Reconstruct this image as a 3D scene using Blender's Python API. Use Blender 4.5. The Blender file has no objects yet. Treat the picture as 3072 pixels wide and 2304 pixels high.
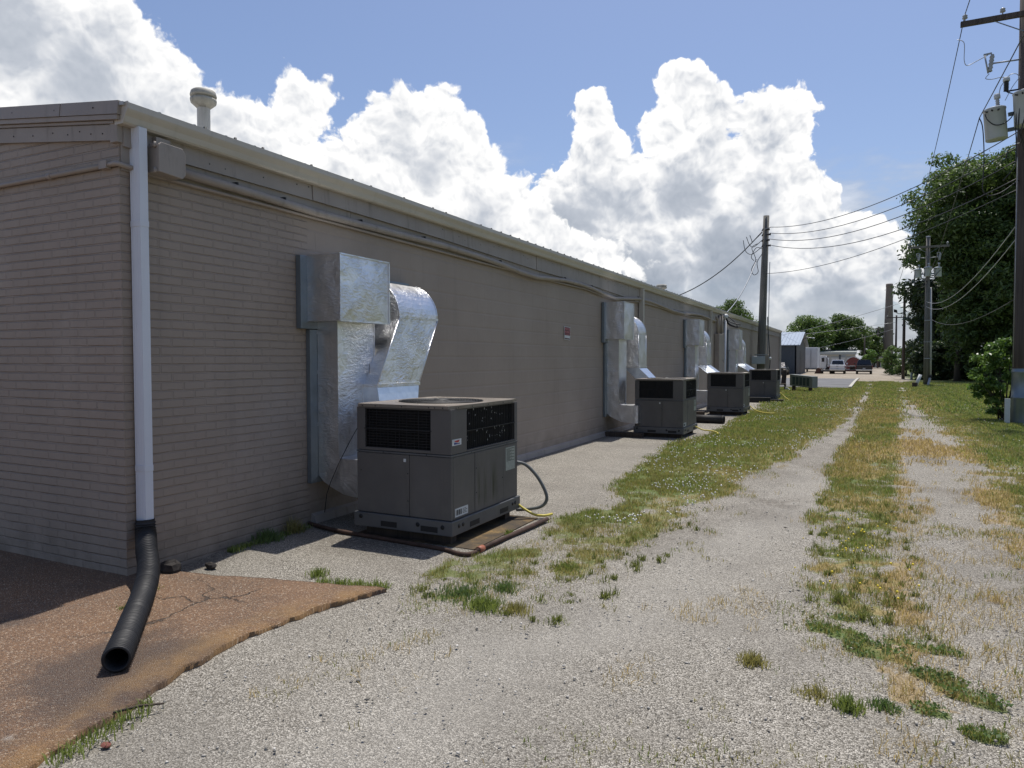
import bpy, math, random
import numpy as np
from mathutils import Vector, Matrix

scene = bpy.context.scene
COL = scene.collection
R = math.radians
random.seed(11)
rng = np.random.default_rng(11)

# ---------------------------------------------------------------- camera
cam_d = bpy.data.cameras.new("camera")
cam_d.sensor_width = 36.0
cam_d.lens = 24.96
cam_d.clip_start = 0.05
cam_d.clip_end = 3000
cam = bpy.data.objects.new("camera", cam_d)
cam.location = (0, 0, 1.6)
cam.rotation_euler = (R(90 - 2.035), 0, R(26.197))
COL.objects.link(cam)
scene.camera = cam

# ---------------------------------------------------------------- colour management
scene.view_settings.view_transform = 'Standard'
scene.view_settings.look = 'None'
scene.view_settings.exposure = 0.22
scene.view_settings.gamma = 1.0
scene.cycles.max_bounces = 7
scene.cycles.transparent_max_bounces = 6

# ---------------------------------------------------------------- node helper
class S:
    """a node socket (or number) with arithmetic"""
    def __init__(self, nt, sock): self.nt, self.s = nt, sock
    def _m(self, op, *a, clamp=False):
        n = self.nt.nodes.new('ShaderNodeMath'); n.operation = op; n.use_clamp = clamp
        for i, v in enumerate(a):
            if isinstance(v, S): self.nt.links.new(v.s, n.inputs[i])
            else: n.inputs[i].default_value = v
        return S(self.nt, n.outputs[0])
    def __add__(s, o): return s._m('ADD', s, o)
    __radd__ = __add__
    def __sub__(s, o): return s._m('SUBTRACT', s, o)
    def __rsub__(s, o): return s._m('SUBTRACT', o, s)
    def __mul__(s, o): return s._m('MULTIPLY', s, o)
    __rmul__ = __mul__
    def __truediv__(s, o): return s._m('DIVIDE', s, o)
    def mx(s, o): return s._m('MAXIMUM', s, o)
    def mn(s, o): return s._m('MINIMUM', s, o)
    def smax(s, o, k): return s._m('SMOOTH_MAX', s, o, k)
    def pw(s, o): return s._m('POWER', s, o)
    def clamp(s): return s._m('ADD', s, 0.0, clamp=True)
    def step(s, a, b, lo=0.0, hi=1.0):
        n = s.nt.nodes.new('ShaderNodeMapRange'); n.interpolation_type = 'SMOOTHSTEP'
        s.nt.links.new(s.s, n.inputs[0])
        n.inputs[1].default_value = a; n.inputs[2].default_value = b
        n.inputs[3].default_value = lo; n.inputs[4].default_value = hi
        return S(s.nt, n.outputs[0])

class NT:
    def __init__(self, nt): self.nt = nt
    def put(self, sock, v):
        if isinstance(v, S): self.nt.links.new(v.s, sock)
        elif v is not None: sock.default_value = v
    def node(self, t, **props):
        n = self.nt.nodes.new(t)
        for k, v in props.items(): setattr(n, k, v)
        return n
    def coord(self, which='Object'):
        return S(self.nt, self.node('ShaderNodeTexCoord').outputs[which])
    def sep(self, v):
        n = self.node('ShaderNodeSeparateXYZ'); self.put(n.inputs[0], v)
        return [S(self.nt, o) for o in n.outputs]
    def comb(self, x, y, z):
        n = self.node('ShaderNodeCombineXYZ')
        for i, v in enumerate((x, y, z)): self.put(n.inputs[i], v)
        return S(self.nt, n.outputs[0])
    def vscale(self, v, s):
        n = self.node('ShaderNodeVectorMath', operation='MULTIPLY'); self.put(n.inputs[0], v)
        n.inputs[1].default_value = s
        return S(self.nt, n.outputs[0])
    def vadd(self, v, w):
        n = self.node('ShaderNodeVectorMath', operation='ADD'); self.put(n.inputs[0], v); self.put(n.inputs[1], w)
        return S(self.nt, n.outputs[0])
    def noise(self, v, scale, detail=4, rough=.55, dist=0.0, out=0, dims='3D'):
        n = self.node('ShaderNodeTexNoise', noise_dimensions=dims); self.put(n.inputs['Vector'], v)
        n.inputs['Scale'].default_value = scale; n.inputs['Detail'].default_value = detail
        n.inputs['Roughness'].default_value = rough; n.inputs['Distortion'].default_value = dist
        return S(self.nt, n.outputs[out])
    def voro(self, v, scale, feature='F1', out=0, detail=0.0, rough=.5, rand=1.0, dims='3D'):
        n = self.node('ShaderNodeTexVoronoi', feature=feature, voronoi_dimensions=dims); self.put(n.inputs['Vector'], v)
        n.inputs['Scale'].default_value = scale; n.inputs['Randomness'].default_value = rand
        if 'Detail' in n.inputs: n.inputs['Detail'].default_value = detail; n.inputs['Roughness'].default_value = rough
        return S(self.nt, n.outputs[out])
    def mix(self, f, a, b, mode='MIX'):
        n = self.node('ShaderNodeMix', data_type='RGBA', blend_type=mode)
        self.put(n.inputs[0], f)
        for i, v in ((6, a), (7, b)):
            if isinstance(v, S): self.nt.links.new(v.s, n.inputs[i])
            else: n.inputs[i].default_value = (*v[:3], 1)
        return S(self.nt, n.outputs[2])
    def ramp(self, f, stops, interp='LINEAR'):
        n = self.node('ShaderNodeValToRGB'); self.put(n.inputs[0], f)
        cr = n.color_ramp; cr.interpolation = interp
        while len(cr.elements) < len(stops): cr.elements.new(.5)
        for e, (p, c) in zip(cr.elements, stops):
            e.position = p; e.color = (*c[:3], 1)
        return S(self.nt, n.outputs[0])
    def bump(self, h, strength=.5, dist=.01, normal=None):
        n = self.node('ShaderNodeBump'); self.put(n.inputs['Height'], h)
        n.inputs['Strength'].default_value = strength; n.inputs['Distance'].default_value = dist
        if normal is not None: self.put(n.inputs['Normal'], normal)
        return S(self.nt, n.outputs[0])
    def attr(self, name, out=0):
        n = self.node('ShaderNodeAttribute'); n.attribute_name = name
        return S(self.nt, n.outputs[out])

# ---------------------------------------------------------------- world: blue sky and cumulus clouds
SUN_EL, SUN_AZ = R(71.5), R(-2.2)          # azimuth from +Y towards +X
world = bpy.data.worlds.new("World"); scene.world = world
world.use_nodes = True
def build_sky():
    t = world.node_tree; t.nodes.clear(); N = NT(t)
    sky = N.node('ShaderNodeTexSky', sky_type='NISHITA', sun_disc=False)
    sky.sun_elevation = SUN_EL; sky.sun_rotation = SUN_AZ
    sky.altitude = 100; sky.air_density = 1.0; sky.dust_density = 1.6; sky.ozone_density = 1.6
    blue = N.mix(1.0, S(t, sky.outputs[0]), SKY_TINT, 'MULTIPLY')
    d = N.coord('Generated'); x, y, z = N.sep(d)
    az = x._m('ARCTAN2', x, y) * (180 / math.pi)
    el = z._m('ARCSINE', z) * (180 / math.pi)
    p0 = N.comb(az, el, 0.0)
    w1 = N.noise(p0, .22, 3, .6, out=1, dims='2D')
    w1 = N.vadd(w1, (-.5, -.5, -.5))
    p = N.vadd(p0, N.vscale(w1, (1.6, 1.6, 0)))
    def billow(q, seed):
        q = N.vadd(q, (seed, seed * .37, 0))
        a = 0.62 - N.voro(q, .42, 'F1', detail=3.0, rough=.5, dims='2D')
        b = N.noise(q, .9, 6, .62, dims='2D') - 0.5
        return a, b
    def dist_field(q, circles, k):
        D = None
        for (ca, ce, r) in circles:
            n = N.node('ShaderNodeVectorMath', operation='DISTANCE')
            N.put(n.inputs[0], q); n.inputs[1].default_value = (ca, ce, 0)
            c = (r + .35) - S(t, n.outputs['Value'])
            D = c if D is None else D.smax(c, k)
        return D
    def layer(circles, k, seed, soft, rim, core, depth, relief_amt, amp=(1.0, 1.1)):
        D = dist_field(p, circles, k)
        a0, b0 = billow(p, seed)
        up = N.vadd(p, (0.10, .42, 0))
        a1, b1 = billow(up, seed)
        h = D + a0 * amp[0] + b0 * amp[1]
        mask = h.step(-soft * .3, soft)
        rel = (a0 - a1) * 1.0 + (b0 - b1) * .5
        big = N.noise(N.vadd(p, (seed * 2.0, 5.0, 0)), .2, 4, .6, dims='2D') - .5
        inner = (h + big * 6.0).step(-.6, depth)
        br = rim + (core - rim) * inner
        br = br + rel * relief_amt * (1.0 - inner * .72)
        br = br - el.step(3.0, 12.5, .11, 0.0)
        return mask, br, h
    # far haze bank low over the horizon, soft streaks
    q = N.comb(az * .5, el * 1.4, 3.0)
    hz = N.noise(q, .16, 6, .6, dims='2D') + N.noise(q, .6, 4, .6, dims='2D') * .25
    m0 = (hz + (13.0 - el) * .018).step(.54, .80) * (19.0 - el).step(0.0, 11.0) * .80
    br0 = (hz - .35) * 1.15 + .38
    back = [(-19.6, 18.7, 1.7), (-19.3, 16.6, 2.0), (-20.3, 14.3, 2.6), (-13.1, 21.0, 1.4), (-12.8, 19.8, 1.9),
            (-13.6, 17.0, 2.4), (-10.4, 18.4, 1.5), (-11.5, 15.8, 2.4), (-7.1, 17.6, 2.2), (-5.5, 17.9, 2.1), (-5.6, 16.2, 2.3), (-6.6, 15.0, 2.7), (-9.0, 14.0, 2.0),
            (-12.5, 12.8, 4.0), (-7.0, 11.8, 3.6), (-17.5, 12.0, 3.8), (-4.2, 11.6, 2.4), (-3.2, 8.7, 3.0), (-.8, 8.0, 2.5),
            (1.5, 6.6, 2.3), (4.2, 5.6, 1.9), (-9.0, 6.5, 6.0), (-16.0, 6.0, 6.0), (-2.5, 4.0, 4.0), (-21.5, 11.0, 4.0)]
    front = [(-62.0, 20.5, 6.8), (-57.0, 18.4, 6.0), (-53.0, 17.6, 3.9), (-50.5, 17.0, 3.0), (-48.0, 15.8, 3.1), (-45.8, 16.2, 2.6),
             (-43.0, 19.2, 1.9), (-42.6, 17.5, 2.3), (-40.7, 19.4, .75), (-44.6, 16.5, 1.4), (-40.2, 14.0, 2.6),
             (-35.0, 17.9, 2.7), (-32.0, 18.3, 2.2), (-36.6, 16.0, 2.8), (-33.0, 14.6, 4.2), (-30.0, 16.6, 2.0),
             (-28.6, 14.8, 2.2), (-26.5, 12.7, 1.9), (-29.0, 10.5, 4.6), (-24.0, 10.6, 1.7), (-21.5, 8.9, 1.6),
             (-18.6, 7.7, 1.5), (-16.4, 7.3, .9), (-24.5, 7.0, 4.0), (-40.0, 8.0, 7.5), (-50.0, 8.0, 8.5), (-62.0, 8.0, 9.0)]
    mB, bB, hB = layer(back, .8, 4.0, .22, 1.0, .56, 4.8, .46)
    mF, bF, hF = layer(front, .9, 17.0, .36, 1.0, .63, 5.8, .40, (1.1, 1.25))
    def tone(b):
        # grey-blue in the shadowed parts, white in the lit parts
        return N.ramp(b, [(0.0, (.28, .33, .40)), (.45, (.36, .41, .49)), (.66, (.56, .60, .67)), (.84, (.90, .91, .93)), (1.0, (1.14, 1.13, 1.11))])
    SC = CLOUD_GAIN
    c = N.mix(m0, blue, N.mix(1.0, tone(br0 * .84), (SC, SC, SC), 'MULTIPLY'))
    lowB = el.step(0.5, 7.0)
    c = N.mix(mB * lowB, c, N.mix(1.0, tone(bB), (SC, SC, SC), 'MULTIPLY'))
    lowF = (el + az * .0).step(3.0, 7.5)
    c = N.mix(mF * lowF, c, N.mix(1.0, tone(bF), (SC, SC, SC), 'MULTIPLY'))
    bg = N.node('ShaderNodeBackground'); N.put(bg.inputs['Color'], c); bg.inputs['Strength'].default_value = SKY_STRENGTH
    out = N.node('ShaderNodeOutputWorld'); t.links.new(bg.outputs[0], out.inputs[0])
SKY_STRENGTH = 0.1
SKY_TINT = (.98, 1.0, 1.10)
CLOUD_GAIN = 8.4
build_sky()
world.cycles.sampling_method = 'MANUAL'
world.cycles.sample_map_resolution = 512

sun_d = bpy.data.lights.new("sun", 'SUN')
sun_d.energy = 4.0; sun_d.angle = R(.53); sun_d.color = (1.0, .96, .90)
sun = bpy.data.objects.new("sun", sun_d); COL.objects.link(sun)
_sd = Vector((math.sin(SUN_AZ) * math.cos(SUN_EL), math.cos(SUN_AZ) * math.cos(SUN_EL), math.sin(SUN_EL)))
sun.rotation_euler = _sd.to_track_quat('Z', 'Y').to_euler()

# ---------------------------------------------------------------- mesh + object helpers
ORG = {}
def tag(o, label=None, cat=None, group=None, kind=None):
    if label: o['label'] = label
    if cat: o['category'] = cat
    if group: o['group'] = group
    if kind: o['kind'] = kind
    return o
def thing(name, label, cat, loc=(0, 0, 0), group=None):
    o = bpy.data.objects.new(name, None); COL.objects.link(o); o.location = loc
    o.empty_display_size = .2
    ORG[o.name] = Vector(loc)
    return tag(o, label, cat, group)
def copy_tree(o, parent=None):
    c = o.copy(); COL.objects.link(c)
    if parent is not None: c.parent = parent
    for ch in list(o.children): copy_tree(ch, c)
    return c

def frame_to(d):
    d = Vector(d).normalized()
    a = Vector((0, 0, 1)) if abs(d.z) < .9 else Vector((1, 0, 0))
    u = d.cross(a).normalized(); v = d.cross(u).normalized()
    return d, u, v

class MB:
    def __init__(self): self.v, self.f, self.sm = [], [], []
    def add(self, vs, fs, smooth=False):
        b = len(self.v); self.v += [tuple(p) for p in vs]
        self.f += [tuple(i + b for i in f) for f in fs]; self.sm += [smooth] * len(fs)
        return self
    def box(self, x0, x1, y0, y1, z0, z1):
        return self.add([(x0, y0, z0), (x1, y0, z0), (x1, y1, z0), (x0, y1, z0), (x0, y0, z1), (x1, y0, z1), (x1, y1, z1), (x0, y1, z1)],
                        [(3, 2, 1, 0), (4, 5, 6, 7), (0, 1, 5, 4), (1, 2, 6, 5), (2, 3, 7, 6), (3, 0, 4, 7)])
    def beam(self, a, b, w, h, upv=(0, 0, 1)):
        a, b = Vector(a), Vector(b); d = (b - a).normalized(); upv = Vector(upv)
        if abs(d.dot(upv)) > .98: upv = Vector((0, 1, 0))
        s = d.cross(upv).normalized(); t = s.cross(d).normalized()
        vs = []
        for p in (a, b):
            for i, j in ((-1, -1), (1, -1), (1, 1), (-1, 1)): vs.append(p + s * (i * w / 2) + t * (j * h / 2))
        return self.add(vs, [(3, 2, 1, 0), (4, 5, 6, 7), (0, 1, 5, 4), (1, 2, 6, 5), (2, 3, 7, 6), (3, 0, 4, 7)])
    def hexa(self, a, b):
        """two quads (each 4 points, same order) joined as a closed solid"""
        return self.add(list(a) + list(b), [(3, 2, 1, 0), (4, 5, 6, 7), (0, 1, 5, 4), (1, 2, 6, 5), (2, 3, 7, 6), (3, 0, 4, 7)])
    def tube(self, pts, r, seg=8, caps=True, smooth=True):
        pts = [Vector(p) for p in pts]; n = len(pts)
        rs = [r] * n if not hasattr(r, '__len__') else r
        _, u, v = frame_to(pts[1] - pts[0]); vs, fs = [], []
        for i, p in enumerate(pts):
            d = (pts[min(i + 1, n - 1)] - pts[max(i - 1, 0)]).normalized()
            u = (u - d * u.dot(d)).normalized(); v = d.cross(u)
            for k in range(seg):
                t = 2 * math.pi * k / seg
                vs.append(p + (u * math.cos(t) + v * math.sin(t)) * rs[i])
        for i in range(n - 1):
            for k in range(seg):
                k2 = (k + 1) % seg
                fs.append((i * seg + k, i * seg + k2, (i + 1) * seg + k2, (i + 1) * seg + k))
        self.add(vs, fs, smooth)
        if caps:
            b = len(self.v) - n * seg
            self.f += [tuple(b + k for k in reversed(range(seg))), tuple(b + (n - 1) * seg + k for k in range(seg))]
            self.sm += [False, False]
        return self
    def cyl(self, a, b, r, seg=16, r2=None): return self.tube([a, b], [r, r if r2 is None else r2], seg)
    def lathe(self, prof, c=(0, 0, 0), axis=(0, 0, 1), seg=24, smooth=True):
        d, u, v = frame_to(axis); c = Vector(c); vs, fs = [], []
        for r, z in prof:
            for k in range(seg):
                t = 2 * math.pi * k / seg
                vs.append(c + d * z + (u * math.cos(t) + v * math.sin(t)) * max(r, 1e-4))
        for i in range(len(prof) - 1):
            for k in range(seg):
                k2 = (k + 1) % seg
                fs.append((i * seg + k, (i + 1) * seg + k, (i + 1) * seg + k2, i * seg + k2))
        return self.add(vs, fs, smooth)
    def prism(self, poly, d):
        """closed polygon of 3-D points extruded by vector d"""
        n = len(poly); d = Vector(d); vs = [Vector(p) for p in poly] + [Vector(p) + d for p in poly]
        fs = [tuple(reversed(range(n))), tuple(range(n, 2 * n))] + [(i, (i + 1) % n, n + (i + 1) % n, n + i) for i in range(n)]
        return self.add(vs, fs)
    def loft(self, rings, caps=True, smooth=False):
        n = len(rings[0]); vs = [p for r in rings for p in r]; fs = []
        for i in range(len(rings) - 1):
            for k in range(n):
                k2 = (k + 1) % n
                fs.append((i * n + k, i * n + k2, (i + 1) * n + k2, (i + 1) * n + k))
        if caps: fs += [tuple(reversed(range(n))), tuple((len(rings) - 1) * n + k for k in range(n))]
        return self.add(vs, fs, smooth)
    def build(self, name, m, parent=None, bevel=0.0, origin=None, fixn=False):
        me = bpy.data.meshes.new(name)
        root = parent
        while root is not None and root.parent is not None: root = root.parent
        off = ORG.get(root.name, Vector((0, 0, 0))) if root is not None else Vector(origin or (0, 0, 0))
        me.from_pydata([(p[0] - off.x, p[1] - off.y, p[2] - off.z) for p in self.v], [], self.f)
        me.polygons.foreach_set('use_smooth', self.sm)
        if fixn:
            import bmesh
            bm = bmesh.new(); bm.from_mesh(me); bmesh.ops.recalc_face_normals(bm, faces=bm.faces); bm.to_mesh(me); bm.free()
        me.materials.append(m); me.update()
        o = bpy.data.objects.new(name, me); COL.objects.link(o)
        if parent is not None: o.parent = parent
        elif origin: o.location = origin
        if bevel:
            b = o.modifiers.new('bevel', 'BEVEL'); b.width = bevel; b.segments = 2; b.limit_method = 'ANGLE'; b.angle_limit = R(50)
        return o

def np_mesh(name, V, F, m, parent=None, smooth=False, attrs=None):
    """V (n,3) array, F (k,4 or 3) index array"""
    me = bpy.data.meshes.new(name); V = np.asarray(V, np.float32); F = np.asarray(F, np.int32)
    me.vertices.add(len(V)); me.vertices.foreach_set('co', V.ravel())
    k = F.shape[1]
    me.loops.add(F.size); me.loops.foreach_set('vertex_index', F.ravel())
    me.polygons.add(len(F)); me.polygons.foreach_set('loop_start', np.arange(0, F.size, k, dtype=np.int32))
    me.polygons.foreach_set('loop_total', np.full(len(F), k, np.int32))
    if smooth: me.polygons.foreach_set('use_smooth', np.ones(len(F), bool))
    me.materials.append(m); me.update(calc_edges=True)
    for an, arr in (attrs or {}).items():
        a = me.color_attributes.new(an, 'FLOAT_COLOR', 'POINT'); a.data.foreach_set('color', np.asarray(arr, np.float32).ravel())
    o = bpy.data.objects.new(name, me); COL.objects.link(o)
    if parent is not None: o.parent = parent
    return o

def text_part(name, body, size, m, parent, loc, rot, align='CENTER', extrude=.0008):
    c = bpy.data.curves.new(name, 'FONT'); c.body = body; c.size = size; c.align_x = align; c.align_y = 'CENTER'; c.extrude = extrude
    tmp = bpy.data.objects.new('tmp_text', c); COL.objects.link(tmp)
    bpy.context.view_layer.update()
    me = bpy.data.meshes.new_from_object(tmp.evaluated_get(bpy.context.evaluated_depsgraph_get()))
    bpy.data.objects.remove(tmp); bpy.data.curves.remove(c)
    me.materials.clear(); me.materials.append(m); me.name = name
    o = bpy.data.objects.new(name, me); COL.objects.link(o); o.parent = parent
    o.location = loc; o.rotation_euler = rot
    return o

# smooth numpy noise
def vnoise(x, y, seed=0):
    xi, yi = np.floor(x).astype(np.int64), np.floor(y).astype(np.int64)
    fx, fy = x - xi, y - yi; fx = fx * fx * (3 - 2 * fx); fy = fy * fy * (3 - 2 * fy)
    def h(a, b):
        n = (a * 374761393 + b * 668265263 + seed * 1442695041) & 0x7fffffff
        n = ((n ^ (n >> 13)) * 1274126177) & 0x7fffffff
        return ((n ^ (n >> 16)) & 0xffff) / 65535.0
    return (h(xi, yi) * (1 - fx) + h(xi + 1, yi) * fx) * (1 - fy) + (h(xi, yi + 1) * (1 - fx) + h(xi + 1, yi + 1) * fx) * fy
def fbm(x, y, seed=0, oct=4):
    s = 0; a = .5; t = 0
    for i in range(oct):
        s = s + a * vnoise(x, y, seed + i * 17); t += a; x = x * 2.03 + 3.1; y = y * 2.03 + 1.7; a *= .5
    return s / t
def sstep(a, b, x):
    t = np.clip((x - a) / (b - a), 0, 1); return t * t * (3 - 2 * t)

# ---------------------------------------------------------------- materials
def new_mat(name):
    m = bpy.data.materials.new(name); m.use_nodes = True
    t = m.node_tree; N = NT(t); b = t.nodes['Principled BSDF']
    return m, N, b
def paint(name, col, rough=.55, var=.12, scale=3.0, metal=0.0, bump=0.0, bscale=60.0, spec=.4, dirt=0.0, dirtcol=(.05, .045, .035)):
    m, N, b = new_mat(name); p = N.coord()
    n = N.noise(p, scale, 5, .6)
    lo = tuple(c * (1 - var) for c in col); hi = tuple(min(1, c * (1 + var)) for c in col)
    c = N.ramp(n, [(.3, lo), (.7, hi)])
    if dirt:
        s = N.noise(N.vscale(p, (1, 1, .16)), 9, 5, .65).step(.52, .72) * dirt
        c = N.mix(s, c, dirtcol)
    N.put(b.inputs['Base Color'], c); b.inputs['Metallic'].default_value = metal
    N.put(b.inputs['Roughness'], N.noise(p, scale * 2.3, 3) * .25 + (rough - .12))
    b.inputs['Specular IOR Level'].default_value = spec
    if bump: N.put(b.inputs['Normal'], N.bump(N.noise(p, bscale, 4), bump, .004))
    return m

TAUPE = (.305, .250, .202)
def brick_mat(name, axis, bw, bh, mortar, depth, peel):
    """painted masonry: the pattern is relief, the paint runs over bricks and joints alike"""
    m, N, b = new_mat(name); p = N.coord(); x, y, z = N.sep(p)
    u = x if axis == 'x' else y
    wob = N.noise(p, 6, 3) - .5
    q = N.comb(u + wob * .006, z + wob * .008, 0.0)
    br = N.node('ShaderNodeTexBrick'); N.put(br.inputs['Vector'], q)
    br.offset = .5; br.squash = 1.0
    br.inputs['Scale'].default_value = 1.0; br.inputs['Brick Width'].default_value = bw; br.inputs['Row Height'].default_value = bh
    br.inputs['Mortar Size'].default_value = mortar; br.inputs['Mortar Smooth'].default_value = .35
    br.inputs['Color1'].default_value = (.2, .2, .2, 1); br.inputs['Color2'].default_value = (.8, .8, .8, 1); br.inputs['Mortar'].default_value = (.5, .5, .5, 1)
    fac = S(N.nt, br.outputs['Fac']); per = S(N.nt, br.outputs['Color'])
    n1 = N.noise(p, 1.3, 5, .6); n2 = N.noise(p, 22, 4, .65)
    c = N.ramp(n1, [(.25, tuple(k * .9 for k in TAUPE)), (.75, tuple(k * 1.07 for k in TAUPE))])
    c = N.mix((n2 - .5) * .5 + .0, c, tuple(k * 1.25 for k in TAUPE))
    c = N.mix(fac * .06, c, tuple(k * .55 for k in TAUPE))
    # chipped paint at the edges of a few bricks and grime near the ground
    chip = N.noise(p, 14, 5, .7).step(.66, .70) * N.noise(p, 1.7, 3).step(.48, .62) * peel
    c = N.mix(chip * .75, c, (.10, .085, .075))
    wear = N.noise(p, .55, 6, .68).step(.50, .64) * .30 * (peel * .6 + .4)
    c = N.mix(wear, c, (.40, .345, .295))
    low = z.step(.0, .55, 1.0, 0.0) * (N.noise(p, 3.0, 5, .65).step(.30, .75))
    c = N.mix(low * .62, c, (.13, .105, .078))
    streak = N.noise(N.vscale(p, (5, 5, .35)), 1.0, 4, .6).step(.55, .75)
    c = N.mix(streak * .13, c, (.10, .09, .08))
    N.put(b.inputs['Base Color'], c); b.inputs['Roughness'].default_value = .62; b.inputs['Specular IOR Level'].default_value = .35
    zz = (z + wob * .008) / bh
    fr = zz._m('FRACT', zz); hl = (fr._m('PINGPONG', fr, .5)).step(.02, .10, 1, 0)
    vis = N.noise(p, 2.4, 4, .6).step(.40, .60) * .65 + .32
    jt = hl.mx(fac * vis)
    h = (1.0 - jt) * 1.0 + N.noise(p, 30, 4, .7) * .35 + N.sep(per)[0] * .16 - chip * .3
    N.put(b.inputs['Normal'], N.bump(h, .9, depth))
    return m

def foil_mat():
    m, N, b = new_mat('foil_wrap'); p = N.coord()
    w = N.noise(p, 2.2, 3, .5, out=1)
    q = N.vadd(p, N.vscale(w, (.25, .25, .25)))
    cr = N.voro(q, 6.5, 'DISTANCE_TO_EDGE').step(0.0, .10)
    cr2 = N.noise(N.vscale(q, (1.0, 1.0, 2.6)), 17, 5, .62)
    big = N.noise(p, 3.2, 3, .5)
    crease = N.noise(p, 2.6, 3, .55).step(.38, .62) * .9 + .25
    h = cr * .07 + cr2 * 1.0 * crease + big * .8
    N.put(b.inputs['Normal'], N.bump(h, .6, .020))
    N.put(b.inputs['Base Color'], N.ramp(N.noise(p, 5, 4), [(.3, (.66, .665, .67)), (.7, (.80, .80, .80))]))
    b.inputs['Metallic'].default_value = 1.0
    N.put(b.inputs['Roughness'], N.noise(p, 9, 4) * .22 + .24)
    return m

def wood_mat(name, lo, hi):
    m, N, b = new_mat(name); p = N.coord()
    g = N.noise(N.vscale(p, (22, 22, .7)), 1.0, 6, .65)
    c = N.ramp(g, [(.3, lo), (.7, hi)])
    c = N.mix(N.noise(p, .6, 3).step(.45, .75) * .4, c, tuple(k * .55 for k in lo))
    N.put(b.inputs['Base Color'], c); b.inputs['Roughness'].default_value = .85
    N.put(b.inputs['Normal'], N.bump(g, .8, .012))
    return m

def leaf_mat(name, lo, hi, rough=.45):
    m, N, b = new_mat(name); t = N.nt
    g = N.node('ShaderNodeNewGeometry'); r = S(t, g.outputs['Random Per Island'])
    c = N.ramp(r, [(0, lo), (.55, tuple((a + d) / 2 for a, d in zip(lo, hi))), (1, hi)])
    N.put(b.inputs['Base Color'], c); b.inputs['Roughness'].default_value = rough
    b.inputs['Specular IOR Level'].default_value = .35
    tr = N.node('ShaderNodeBsdfTranslucent'); N.put(tr.inputs[0], N.mix(.5, c, (hi[0] * 1.4, hi[1] * 1.5, hi[2] * .8)))
    ms = N.node('ShaderNodeMixShader'); ms.inputs[0].default_value = .32
    t.links.new(b.outputs[0], ms.inputs[1]); t.links.new(tr.outputs[0], ms.inputs[2])
    t.links.new(ms.outputs[0], t.nodes['Material Output'].inputs[0])
    return m

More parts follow.
